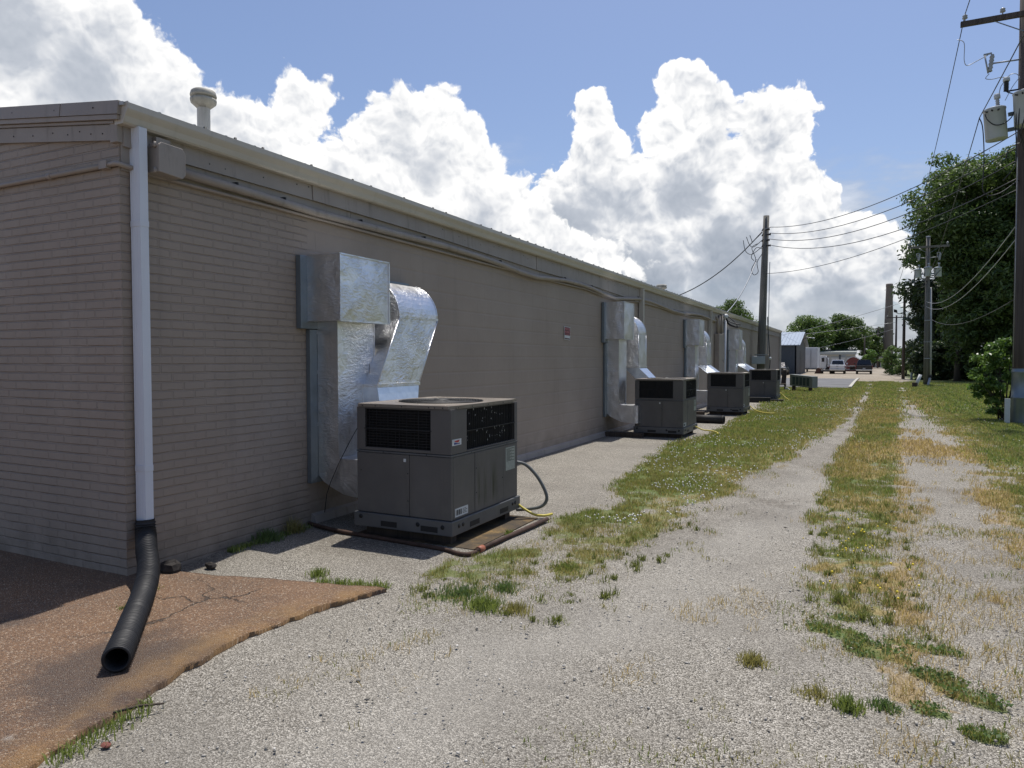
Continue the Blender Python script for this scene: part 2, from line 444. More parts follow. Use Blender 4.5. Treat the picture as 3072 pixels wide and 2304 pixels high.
M = dict(
    brick_end=brick_mat('painted_brick_end', 'x', .203, .0677, .0085, .011, 1.0),
    brick_side=brick_mat('painted_brick_side', 'y', .203, .0677, .0085, .009, 1.0),
    block=brick_mat('painted_block', 'y', .406, .203, .006, .0028, .25),
    trim=paint('taupe_trim', (.30, .255, .215), .5, .07, 2.0, bump=.12, bscale=25, dirt=.18),
    board=paint('taupe_board', (.30, .262, .226), .6, .09, 2.0, bump=.25, bscale=18, dirt=.3),
    gutter=paint('beige_gutter', (.47, .435, .37), .38, .05, 1.2, dirt=.2, dirtcol=(.2, .17, .12)),
    white=paint('white_downspout', (.60, .62, .66), .38, .04, 2.0, dirt=.08, dirtcol=(.3, .28, .25)),
    rooftin=paint('roof_metal', (.42, .41, .38), .4, .1, 2.0, metal=.3),
    galv=paint('galvanised', (.20, .235, .26), .42, .12, 4.0, metal=.65),
    foil=foil_mat(),
    cab=None,
    black=paint('black_plastic', (.013, .013, .014), .58, .2, 6.0, spec=.4),
    rubber=paint('black_rubber', (.018, .017, .016), .7, .3, 6.0),
    coil=paint('coil_fins', (.012, .012, .012), .6, .4, 20.0),
    wire=paint('black_wire', (.022, .022, .024), .5, .2, 4.0),
    alu=paint('alu_wire', (.30, .31, .32), .45, .15, 4.0, metal=.5),
    xfmr=paint('transformer_grey', (.40, .43, .45), .45, .06, 3.0, dirt=.15, dirtcol=(.25, .2, .15)),
    porc=paint('porcelain', (.30, .31, .31), .3, .15, 4.0),
    pole=wood_mat('pole_wood', (.040, .031, .027), (.105, .084, .072)),
    pole_grey=wood_mat('pole_wood_grey', (.085, .08, .07), (.19, .178, .155)),
    lumber=wood_mat('old_timber', (.03, .022, .016), (.09, .065, .045)),
    rust=paint('rusty_pipe', (.055, .030, .020), .8, .5, 8.0, bump=.4),
    yellow=paint('yellow_hose', (.55, .45, .07), .45, .08, 4.0),
    greyhose=paint('grey_conduit', (.13, .135, .125), .45, .1, 5.0),
    label=paint('label_white', (.55, .56, .55), .5, .08, 18.0),
    labelg=paint('label_grey', (.30, .32, .28), .5, .12, 30.0),
    red=paint('red_paint', (.42, .03, .03), .45, .1, 4.0),
    blue=paint('blue_ink', (.03, .05, .20), .45, .1, 4.0),
    signblack=paint('sign_black', (.085, .012, .018), .4, .2, 4.0),
    signred=paint('sign_red', (.55, .22, .23), .45, .05, 4.0),
    glass=paint('dark_glass', (.012, .014, .016), .08, .1, 2.0, spec=.7),
    chrome=paint('chrome', (.6, .6, .6), .2, .1, 3.0, metal=1.0),
    ptruckw=paint('white_car_paint', (.68, .69, .70), .25, .03, 2.0, spec=.6),
    ptruckb=paint('black_car_paint', (.010, .011, .013), .2, .1, 2.0, spec=.6),
    tail=paint('tail_lamp', (.14, .01, .01), .3, .1, 3.0),
    bluesiding=paint('slate_siding', (.060, .075, .092), .55, .08, 2.0),
    darksiding=paint('dark_siding', (.028, .028, .031), .6, .1, 2.0),
    blueroof=paint('blue_grey_roof', (.30, .345, .40), .4, .06, 2.0, metal=.2),
    whitebox=paint('white_trailer', (.55, .56, .57), .5, .06, 1.0, dirt=.15),
    store=paint('store_beige', (.42, .41, .37), .6, .06, 1.0),
    storeroof=paint('store_roof', (.34, .36, .34), .5, .06, 1.0),
    garage=paint('garage_door', (.50, .50, .48), .5, .05, 1.0),
    barnred=paint('barn_red', (.17, .05, .045), .6, .12, 1.0),
    stack=paint('chimney_brick', (.19, .155, .13), .8, .15, .4, bump=.3, bscale=5),
    bark=wood_mat('bark', (.030, .024, .019), (.085, .070, .055)),
    leafA=leaf_mat('leaf_deep', (.028, .054, .016), (.132, .195, .057)),
    leafB=leaf_mat('leaf_mid', (.042, .080, .020), (.165, .245, .066)),
    leafC=leaf_mat('leaf_fresh', (.046, .098, .020), (.175, .275, .068), .36),
    leafD=leaf_mat('leaf_conifer_shade', (.018, .036, .018), (.068, .100, .045)),  # conifer green; also puts shade into the leaf colour of shaded trees and shrubs
    condgrey=paint('condenser_green_grey', (.16, .17, .155), .55, .12, 3.0, dirt=.3),
)
def cab_mat(name, mould):
    """grey-brown enamel; the first cabinet has a mossy run-off stain on its alley panel"""
    m, N, b = new_mat(name); p = N.coord(); x, y, z = N.sep(p)
    n = N.noise(p, 2.0, 5, .6)
    c = N.ramp(n, [(.3, (.092, .085, .079)), (.7, (.116, .107, .100))])
    grime = N.noise(N.vscale(p, (6, 6, .5)), 1.0, 5, .65).step(.5, .8)
    c = N.mix(grime * .35, c, (.06, .055, .045))
    dust = z.step(.22, .62, 1, 0) * N.noise(p, 3.5, 5, .65).step(.42, .72)
    c = N.mix(dust * .22, c, (.22, .195, .16))
    if mould:
        blotch = y.step(-.30, -.10) * y.step(.10, .24, 1, 0) * z.step(.22, .36) * z.step(.42, .72, 1, 0) * x.step(.40, .46)
        run = N.noise(N.vscale(p, (9, 9, .7)), 1.4, 5, .7).step(.44, .60)
        c = N.mix(blotch * run, c, (.022, .026, .010))
    N.put(b.inputs['Base Color'], c); N.put(b.inputs['Roughness'], N.noise(p, 6, 4) * .2 + .42)
    b.inputs['Specular IOR Level'].default_value = .35
    return m
M['cab'] = cab_mat('cabinet_grey', False)
M['cabm'] = cab_mat('cabinet_mossy', True)
M['lid'] = paint('lid_metal', (.22, .19, .155), .42, .18, 3.0, metal=.25, dirt=.4, dirtcol=(.12, .08, .05))
M['rail'] = paint('rail_metal', (.115, .118, .122), .45, .12, 4.0, metal=.4)

# ---------------------------------------------------------------- ground
def terr(x, y):
    return -.25 * sstep(52, 84, np.asarray(y, float))
def interp(pts, y):
    ys = np.array([p[1] for p in pts]); xs = np.array([p[0] for p in pts]); return np.interp(y, ys, xs)
STRIP_L = [(-2.60, 3.5), (-2.66, 3.9), (-2.78, 4.75), (-2.55, 5.4), (-2.62, 6.5), (-2.3, 7.45), (-2.75, 8.65), (-3.0, 10.5), (-3.15, 12.2), (-3.2, 13.3), (-2.86, 14.6), (-2.9, 17.4), (-2.95, 24), (-3.2, 30), (-6, 34), (-14, 37), (-14, 60)]
STRIP_R = [(-2.50, 3.5), (-2.1, 3.9), (-1.95, 4.2), (-1.86, 5.8), (-1.57, 7.6), (-1.05, 12.2), (-.54, 17.3), (-.25, 26), (0.01, 36), (.35, 50), (.63, 61)]
MID_L = [(-.36, 4.3), (-.33, 5.8), (-.43, 6.8), (-.41, 11.4), (-.17, 17.5), (.1, 27), (.39, 36.6), (.8, 50), (1.11, 61)]
MID_R = [(.25, 3.2), (.34, 5.9), (.54, 10.2), (.72, 15.1), (.99, 22.3), (1.54, 37.2), (2.0, 50), (2.3, 61)]
RUT2_R = [(.95, 3), (1.04, 6.0), (1.13, 7.8), (1.42, 12.8), (1.74, 22.7), (1.87, 33), (2.4, 50), (2.9, 61)]
def blob(x, y, cx, cy, rx, ry, rot=0.0):
    c, s = math.cos(rot), math.sin(rot); dx, dy = x - cx, y - cy
    return np.exp(-(((dx * c + dy * s) / rx) ** 2 + ((-dx * s + dy * c) / ry) ** 2))
CLOVER = [(-.12, 4.52, .19, .11, -.3), (.13, 4.30, .22, .13, -.5), (.33, 4.10, .17, .10, -.5), (.33, 4.50, .24, .09, -.1),
          (.50, 3.92, .17, .06, -.4), (.30, 3.68, .10, .06, 0), (.50, 3.55, .10, .05, 0), (-.08, 4.78, .12, .05, 0)]
STRAW = [(.13, 3.02, .14, .18, 0), (.22, 3.35, .16, .12, 0), (.40, 3.75, .22, .07, -.3), (.46, 4.85, .13, .14, .2), (.42, 3.95, .2, .06, -.4),
         (.34, 5.6, .16, .5, 0), (.40, 6.9, .15, .9, 0), (.94, 4.95, .13, .2, 0), (.80, 5.6, .22, .18, .3), (1.0, 4.55, .14, .14, 0), (1.15, 3.6, .15, .2, 0),
         (.62, 9.0, .18, 1.2, 0), (1.35, 11.2, .35, 1.2, 0), (.85, 13.0, .35, 1.4, 0), (1.55, 14.4, .45, 1.4, 0), (1.2, 16.2, .6, .9, 0), (.4, 15.0, .5, 1.5, 0),
         (.95, 18.0, .7, .8, 0), (-.25, 5.9, .12, .3, 0), (.6, 4.1, .14, .05, 0), (.1, 4.05, .1, .05, 0), (1.25, 4.2, .15, .1, 0), (1.55, 6.2, .35, .8, 0), (.75, 3.25, .1, .06, 0)]
def ground_masks(x, y):
    """grass, straw, dirt, fines, lot, clover; all 0..1, all fixed to the ground"""
    n1 = fbm(x * 1.1, y * .9, 3, 5); n2 = fbm(x * 4.5, y * 4.0, 9, 4); n3 = fbm(x * 14, y * 12, 21, 3); nl = fbm(x * .25, y * .16, 31, 3)
    e = (n1 - .5) * .75 + (n2 - .5) * .4
    far = sstep(10, 28, y)
    # verge between the units and the wheel track
    s1 = sstep(-.14, .16, np.minimum(x - interp(STRIP_L, y), interp(STRIP_R, y) - x) + e * .7)
    s1 = s1 * sstep(3.3, 4.0, y + e) * (1 - sstep(41.5, 42.5, y))
    # thin, patchy near the camera end of the verge
    thin = sstep(.34 + .18 * (1 - sstep(3.8, 8.0, y)), .62, n2 * .6 + n1 * .4 + .10 * far)
    s1 = s1 * np.clip(.30 + thin * .7 + sstep(6, 12, y) * .75, 0, 1)
    # strip between the tracks
    mid = np.minimum(x - interp(MID_L, y), interp(MID_R, y) - x)
    s2 = sstep(-.06, .2, mid + e * .45) * sstep(3.6, 6.2, y + e * 3)
    s2 = s2 * np.clip(.22 + sstep(.42, .62, n2 * .6 + n3 * .4 + .13 * sstep(6, 12, y)), 0, 1)
    # right-hand lawn
    rr = x - interp(RUT2_R, y) + e * .8
    edge = .30 + .35 * (1 - sstep(5, 12, y))
    s3 = sstep(-.05, edge, rr) * sstep(3.5, 6.5, y + (x - 1) * .6 + e * 2)
    s3 = s3 * np.clip(.2 + sstep(.38, .55, n2 * .7 + n3 * .3 + .25 * sstep(.3, 1.2, rr)), 0, 1)
    g = np.maximum(np.maximum(s1, s2), s3)
    # far part of the alley grows over
    ruts = np.exp(-((x - (interp(STRIP_R, y) + interp(MID_L, y)) / 2) / .36) ** 2) + np.exp(-((x - (interp(MID_R, y) + interp(RUT2_R, y)) / 2) / .36) ** 2)
    over = sstep(16, 34, y) * (1 - sstep(52, 58, y))
    g = np.maximum(g, over * sstep(-3.2, -2.4, x) * (1 - np.clip(ruts, 0, 1) * sstep(.40, .56, n1 + (1 - over) * .15)))
    cl = np.zeros_like(x); st = np.zeros_like(x)
    for b in CLOVER: cl = np.maximum(cl, blob(x, y, *b))
    for b in STRAW: st = np.maximum(st, blob(x, y, *b))
    zone = np.exp(-((x - interp(MID_R, y) + .05) / .22) ** 2) * (1 - sstep(15, 24, y)) * .8
    zone = np.maximum(zone, np.exp(-((x - interp(RUT2_R, y) - .12) / .34) ** 2) * sstep(4.5, 8, y) * (1 - sstep(15, 24, y)) * .8)
    zone = np.maximum(zone, blob(x, y, .95, 14.5, .95, 4.0) * .95)
    zone = np.maximum(zone, .62 * sstep(.1, .5, mid) * sstep(6, 9, y) * (1 - sstep(18, 28, y)))
    st = np.maximum(st * .72, zone)
    cl = sstep(.40, .62, cl + (n2 - .5) * .7 + (n3 - .5) * .35)
    st = sstep(.46, 1.0, st * 1.05 + (n1 - .5) * .9 + (n2 - .5) * .9 + (n3 - .5) * .5)
    # brown, half-dry margin of the verges
    mar = sstep(.05, .55, g) * (1 - sstep(.25, 1.0, np.abs(mid) * 0 + np.minimum(np.abs(interp(STRIP_R, y) - x), np.abs(rr)) + (n1 - .5))) * (1 - sstep(30, 48, y))
    dry2 = s2 * sstep(.36, .60, n1) * (1 - sstep(26, 40, y)) * .8
    dry3 = s3 * (1 - sstep(.0, .75, rr + (n1 - .5) * 1.0)) * (1 - sstep(16, 32, y)) * .85
    straw = np.clip(np.maximum(np.maximum(st, mar * .55), np.maximum(dry2, dry3)), 0, 1)
    grass = np.clip(np.maximum(g, cl), 0, 1)
    # wall-side strip: soil colour along the wall and in front of the first unit
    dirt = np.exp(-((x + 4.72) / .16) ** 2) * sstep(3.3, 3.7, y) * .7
    dirt = np.maximum(dirt, blob(x, y, -3.75, 4.95, .75, .38) * .95)
    dirt = np.maximum(dirt, blob(x, y, -3.35, 4.5, .35, .16) * .5 * sstep(.4, .6, n2))
    dirt = np.maximum(dirt, blob(x, y, -2.75, 3.85, .5, .15) * sstep(.45, .6, n2) * .5)
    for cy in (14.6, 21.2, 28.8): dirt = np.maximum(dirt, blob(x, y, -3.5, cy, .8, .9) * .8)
    dirt = np.maximum(dirt, .55 * sstep(.56, .70, n1 * .6 + nl * .4) * (1 - far))
    dirt = np.maximum(dirt, .45 * np.exp(-((x - interp(STRIP_R, y) - .25) / .22) ** 2) * sstep(.42, .58, n2) * sstep(4, 6, y))
    dirt = np.maximum(dirt, .55 * np.exp(-((x - interp(RUT2_R, y)) / .3) ** 2) * sstep(.40, .58, n1) * sstep(4.5, 6, y) * (1 - sstep(10, 14, y)))
    dirt = np.maximum(dirt, blob(x, y, -.85, 8.4, .4, .5) * .75 * sstep(.36, .56, n2)); dirt = np.maximum(dirt, blob(x, y, 1.0, 13.6, .24, .9) * .75); dirt = np.maximum(dirt, blob(x, y, -1.3, 10.5, .3, 1.0) * .45)
    # wheel tracks carry paler fines
    fines = np.exp(-((x - (interp(STRIP_R, y) + .75)) / .45) ** 2) * (1 - sstep(9, 16, y)) * (.4 + .6 * n1)
    # beyond the lawn: pale dirt lot
    lot = sstep(57, 61, y + e * 2 + (x > 3.2) * -8) * (1 - sstep(2.2, 4.0, x - (y - 60) * .03 + e))
    grass = np.where(y > 60, np.maximum(grass * 0, sstep(2.6, 4.2, x - (y - 60) * .03 + e)), grass)
    grass = np.where((x < -.5) & (y > 42.2), 0, grass)
    return grass, straw, dirt, fines, lot, cl

def axis(segs):
    out = []
    for a, b, n in segs: out += list(np.linspace(a, b, n, endpoint=False))
    return np.array(out + [segs[-1][1]])
gx = axis([(-900, -120, 6), (-120, -30, 12), (-30, -6.4, 24), (-6.4, 3.4, 200), (3.4, 9, 56), (9, 30, 40), (30, 150, 14), (150, 900, 6)])
gy = axis([(-200, -20, 8), (-20, .6, 14), (.6, 9, 190), (9, 20, 140), (20, 62, 190), (62, 130, 60), (130, 300, 12), (300, 2200, 8)])
GX, GY = np.meshgrid(gx, gy)
g_, s_, d_, f_, lot_, cl_ = ground_masks(GX, GY)
GZ = terr(GX, GY) + (fbm(GX * 2.2, GY * 2.2, 5, 4) - .5) * .022 * (GY < 25) * (GX > -4.7)
_r1 = np.exp(-((GX - (interp(STRIP_R, GY) + .7)) / .38) ** 2); _r2 = np.exp(-((GX - (interp(MID_R, GY) + .42)) / .3) ** 2)
GZ -= (.022 * _r1 + .022 * _r2) * (GY > 1) * (GY < 60)
GZ -= .028 * (1 - sstep(-2.9, -2.5, GX)) * (1 - sstep(3.9, 4.3, GY))
nxg, nyg = len(gx), len(gy)
idx = np.arange(nxg * nyg).reshape(nyg, nxg)
F = np.stack([idx[:-1, :-1], idx[:-1, 1:], idx[1:, 1:], idx[1:, :-1]], -1).reshape(-1, 4)
V = np.stack([GX, GY, GZ], -1).reshape(-1, 3)
one = np.ones_like(g_)
def ground_mat():
    m, N, b = new_mat('alley_ground'); p = N.coord()
    A = N.attr('cover'); Rg, Gs, Bd = N.sep(A)
    A2 = N.attr('cover_b'); fin, lot, clo = N.sep(A2)
    # crushed stone: two sizes of chips, each with its own tone
    w = N.vadd(p, N.vscale(N.noise(p, 40, 2, .5, out=1), (.006, .006, 0)))
    v1 = N.voro(w, 135, 'F1', out=1, dims='2D'); d1 = N.voro(w, 135, 'F1', out=0, dims='2D')
    v2 = N.voro(w, 270, 'F1', out=1, dims='2D'); d2 = N.voro(w, 270, 'F1', out=0, dims='2D')
    t1 = N.sep(v1)[0]; t2 = N.sep(v2)[1]
    tone = t1 * .62 + t2 * .38
    stone = N.ramp(tone, [(.10, (.082, .073, .058)), (.32, (.250, .228, .188)), (.60, (.400, .368, .310)), (.90, (.70, .652, .562))])
    gap = d1.step(.38, .68) * .80
    stone = N.mix(gap, stone, (.045, .040, .033))
    patch = N.noise(p, .9, 5, .6)
    fine = N.noise(p, 2.3, 6, .68).step(.40, .70)
    stone = N.mix(fine * .30, stone, N.ramp(N.noise(p, 160, 3, .7), [(.3, (.170, .153, .124)), (.7, (.350, .320, .268))]))
    stone = N.mix(patch.step(.42, .70) * .42, stone, (.165, .150, .128))
    crumb = N.voro(N.vadd(w, (7, 3, 0)), 17, 'F1', out=0, dims='2D').step(.10, .17, 1, 0) * N.noise(p, 1.4, 4, .6).step(.44, .62)
    stone = N.mix(crumb * .6, stone, (.055, .043, .030))
    stone = N.mix(fin * .38, stone, (.40, .378, .335))
    soil = N.ramp(N.noise(p, 30, 5, .7), [(.3, (.055, .045, .034)), (.7, (.15, .125, .095))])
    c = N.mix(Bd * (N.noise(p, 28, 4, .65).step(.25, .62)) * .85, stone, soil)
    # far lot: pale tan dirt
    c = N.mix(lot, c, N.ramp(N.noise(p, .5, 6, .65), [(.3, (.22, .185, .14)), (.7, (.36, .315, .25))]))
    # thatch and turf seen between the modelled blades
    gn = N.noise(p, 55, 4, .7); gl = N.noise(p, .55, 5, .65); gm = N.noise(p, 5.0, 5, .65)
    turf = N.ramp(gn, [(.28, (.042, .060, .017)), (.55, (.110, .150, .038)), (.78, (.200, .230, .075))])
    turf = N.mix(gl.step(.40, .66) * .55, turf, N.ramp(gm, [(.3, (.075, .082, .024)), (.7, (.20, .170, .070))]))
    strw = N.ramp(gn, [(.25, (.16, .108, .048)), (.55, (.36, .258, .120)), (.8, (.60, .450, .225))])
    gmask = (Rg + (gm - .5) * .55 + (gn - .5) * .5).step(.36, .64)
    c = N.mix(gmask * (Rg * .55 + .40), c, turf)
    c = N.mix((Gs + (gm - .5) * .5 + (gn - .5) * .5).step(.42, .80) * .62, c, strw)
    N.put(b.inputs['Base Color'], c); b.inputs['Roughness'].default_value = .9; b.inputs['Specular IOR Level'].default_value = .2
    h = (1.0 - d1) * .7 + t1 * .5 + (1.0 - d2) * .35
    N.put(b.inputs['Normal'], N.bump(h * (1.0 - gmask * .6) + gn * gmask, .85, .007))
    return m
ground = np_mesh('ground', V, F, ground_mat(), smooth=True, attrs={
    'cover': np.stack([g_, s_, d_, one], -1).reshape(-1, 4), 'cover_b': np.stack([f_, lot_, cl_, one], -1).reshape(-1, 4)})
tag(ground, 'gravel alley with grassy verges, dry straw and two wheel tracks', 'ground', kind='structure')

# ---------------------------------------------------------------- rust-stained exposed-aggregate slab
def slab_mat():
    m, N, b = new_mat('stained_aggregate'); p = N.coord(); A = N.sep(N.attr('edge'))
    ed, back = A[0], A[1]
    v = N.voro(p, 150, 'F1', out=1, dims='2D'); d = N.voro(p, 150, 'F1', out=0, dims='2D')
    t = N.sep(v)[0]
    base = N.ramp(N.noise(p, 1.6, 6, .65), [(.28, (.080, .048, .028)), (.50, (.160, .084, .040)), (.75, (.235, .122, .054))])
    agg = N.ramp(t, [(.0, (.030, .018, .012)), (.45, (.14, .075, .036)), (.82, (.24, .140, .075)), (.95, (.44, .34, .235)), (1.0, (.66, .57, .45))])
    c = N.mix(.55, base, agg)
    dark = (N.noise(p, .9, 5, .65) + back * .35).step(.52, .72)
    c = N.mix(dark * .68, c, (.040, .028, .023))
    oche = ed.step(.02, .30, 1, 0) * N.noise(p, 3.5, 5, .6).step(.30, .66)
    c = N.mix(oche * .62, c, (.28, .16, .052))
    cr = N.voro(N.vadd(p, N.vscale(N.noise(p, 3, 4, .6, out=1), (.35, .35, 0))), 1.15, 'DISTANCE_TO_EDGE', dims='2D').step(.004, .013, 1, 0)
    cr = cr * N.noise(p, 1.1, 2).step(.5, .62)
    c = N.mix(cr * .8, c, (.025, .018, .012))
    pale = N.noise(p, 2.6, 3, .5).step(.74, .80)
    c = N.mix(pale * .5, c, (.34, .31, .27))
    N.put(b.inputs['Base Color'], c)
    N.put(b.inputs['Roughness'], t * .35 + .42)
    N.put(b.inputs['Normal'], N.bump((1.0 - d) * .8 + t * .5 + N.noise(p, 9, 4) * .5 - cr * 2.0, .85, .006))
    return m
SLAB_E = [(-2.60, -3.0), (-2.76, .2), (-2.86, 1.0), (-2.93, 1.6), (-3.0, 2.09), (-3.13, 2.51), (-3.19, 2.93), (-3.14, 3.33), (-3.05, 3.75), (-2.95, 3.98)]
def build_slab():
    nv, nu = 330, 150
    top, low = [], []
    uu = np.concatenate([np.linspace(0, .25, 26), np.linspace(.25, 3.0, 96)[1:], np.linspace(3.0, 16, 30)[1:]])
    P = np.zeros((nv, len(uu), 3)); E = np.zeros((nv, len(uu), 4)); E[..., 3] = 1
    for i, v in enumerate(np.linspace(0, 1, nv)):
        y0 = -3 + v * 6.98
        xe = interp(SLAB_E, y0) + (fbm(np.array([y0 * 3.0]), np.array([2.5]), 41, 5)[0] - .5) * .085 + (vnoise(np.array([y0 * 22]), np.array([1.2]), 7)[0] - .5) * .03
        x = xe - uu
        yb = np.clip(3.98 - .245 * (-2.95 - x), 3.40, 3.98) + (fbm(x * 4, x * 0 + 9, 13, 4) - .5) * .07
        y = -3 + v * (yb + 3)
        z = .016 + (fbm(x * 1.3, y * 1.3, 51, 4) - .5) * .016 - .016 * np.exp(-uu / .035) * (.3 + .9 * vnoise(y * 8, x * 2, 3))
        z = z - .03 * np.exp(-(((x + 2.9) / .30) ** 2 + ((y - 1.45) / .16) ** 2))
        P[i] = np.stack([x, y, z], -1); E[i, :, 0] = uu; E[i, :, 1] = np.exp(-((y - 2.35) / .45) ** 2) * np.exp(-((x + 3.35) / .5) ** 2)
    n = len(uu); V = P.reshape(-1, 3); EA = E.reshape(-1, 4)
    idx = np.arange(nv * n).reshape(nv, n)
    F = np.stack([idx[:-1, :-1], idx[1:, :-1], idx[1:, 1:], idx[:-1, 1:]], -1).reshape(-1, 4)
    # skirt down the broken front edge and along the back edge
    k = len(V); sk = P[:, 0].copy(); sk[:, 2] = -.12; sk[:, 0] -= .012 + .02 * vnoise(sk[:, 1] * 9, sk[:, 1] * 0, 4)
    bk = P[-1].copy(); bk[:, 2] = -.12
    V = np.concatenate([V, sk, bk]); EA = np.concatenate([EA, np.tile([[0, 0, 0, 1]], (nv + n, 1))])
    a = idx[:, 0]; s = k + np.arange(nv); F1 = np.stack([a[:-1], s[:-1], s[1:], a[1:]], -1)
    a = idx[-1]; s = k + nv + np.arange(n); F2 = np.stack([a[:-1], a[1:], s[1:], s[:-1]], -1)
    o = np_mesh('concrete_apron', V, np.concatenate([F, F1, F2]), slab_mat(), smooth=True, attrs={'edge': EA})
    # pavement belongs to the setting
    tag(o, 'rust-stained concrete apron with a broken edge at the brick corner', 'pavement', kind='structure')
build_slab()

# ---------------------------------------------------------------- asphalt lot, far left
def asphalt():
    m, N, b = new_mat('asphalt'); p = N.coord()
    c = N.ramp(N.noise(p, .5, 6, .65), [(.3, (.085, .085, .088)), (.7, (.15, .15, .152))])
    c = N.mix(N.noise(N.vscale(p, (.2, 1.2, 1)), .6, 4).step(.58, .64) * .7, c, (.03, .03, .03))
    N.put(b.inputs['Base Color'], c); b.inputs['Roughness'].default_value = .8
    mb = MB()
    xs = np.linspace(-40, -.62, 14); ys = np.linspace(42.5, 66.5, 13)
    for j in range(12):
        for i in range(13):
            q = []
            for (ii, jj) in ((i, j), (i + 1, j), (i + 1, j + 1), (i, j + 1)):
                xx = xs[ii] + (ys[jj] - 42.5) * .014 * (ii == 13); yy = ys[jj]
                q.append((xx, yy, float(terr(xx, yy)) + .03))
            mb.add(q, [(0, 1, 2, 3)])
    tag(mb.build('parking_lot', m), 'grey asphalt parking lot beyond the end of the building', 'parking lot', kind='structure')
    k = MB(); n = 12
    for i in range(n):
        y0, y1 = 42.5 + 24 * i / n, 42.5 + 24 * (i + 1) / n
        k.beam((-.54 + (y0 - 42.5) * .014, y0, float(terr(0, y0)) + .04), (-.54 + (y1 - 42.5) * .014, y1 - .02, float(terr(0, y1)) + .04), .16, .12)
    tag(k.build('kerb', paint('pale_kerb', (.42, .40, .35), .8, .1, 3)), 'pale concrete kerb edging the asphalt lot', 'kerb', kind='structure')
asphalt()

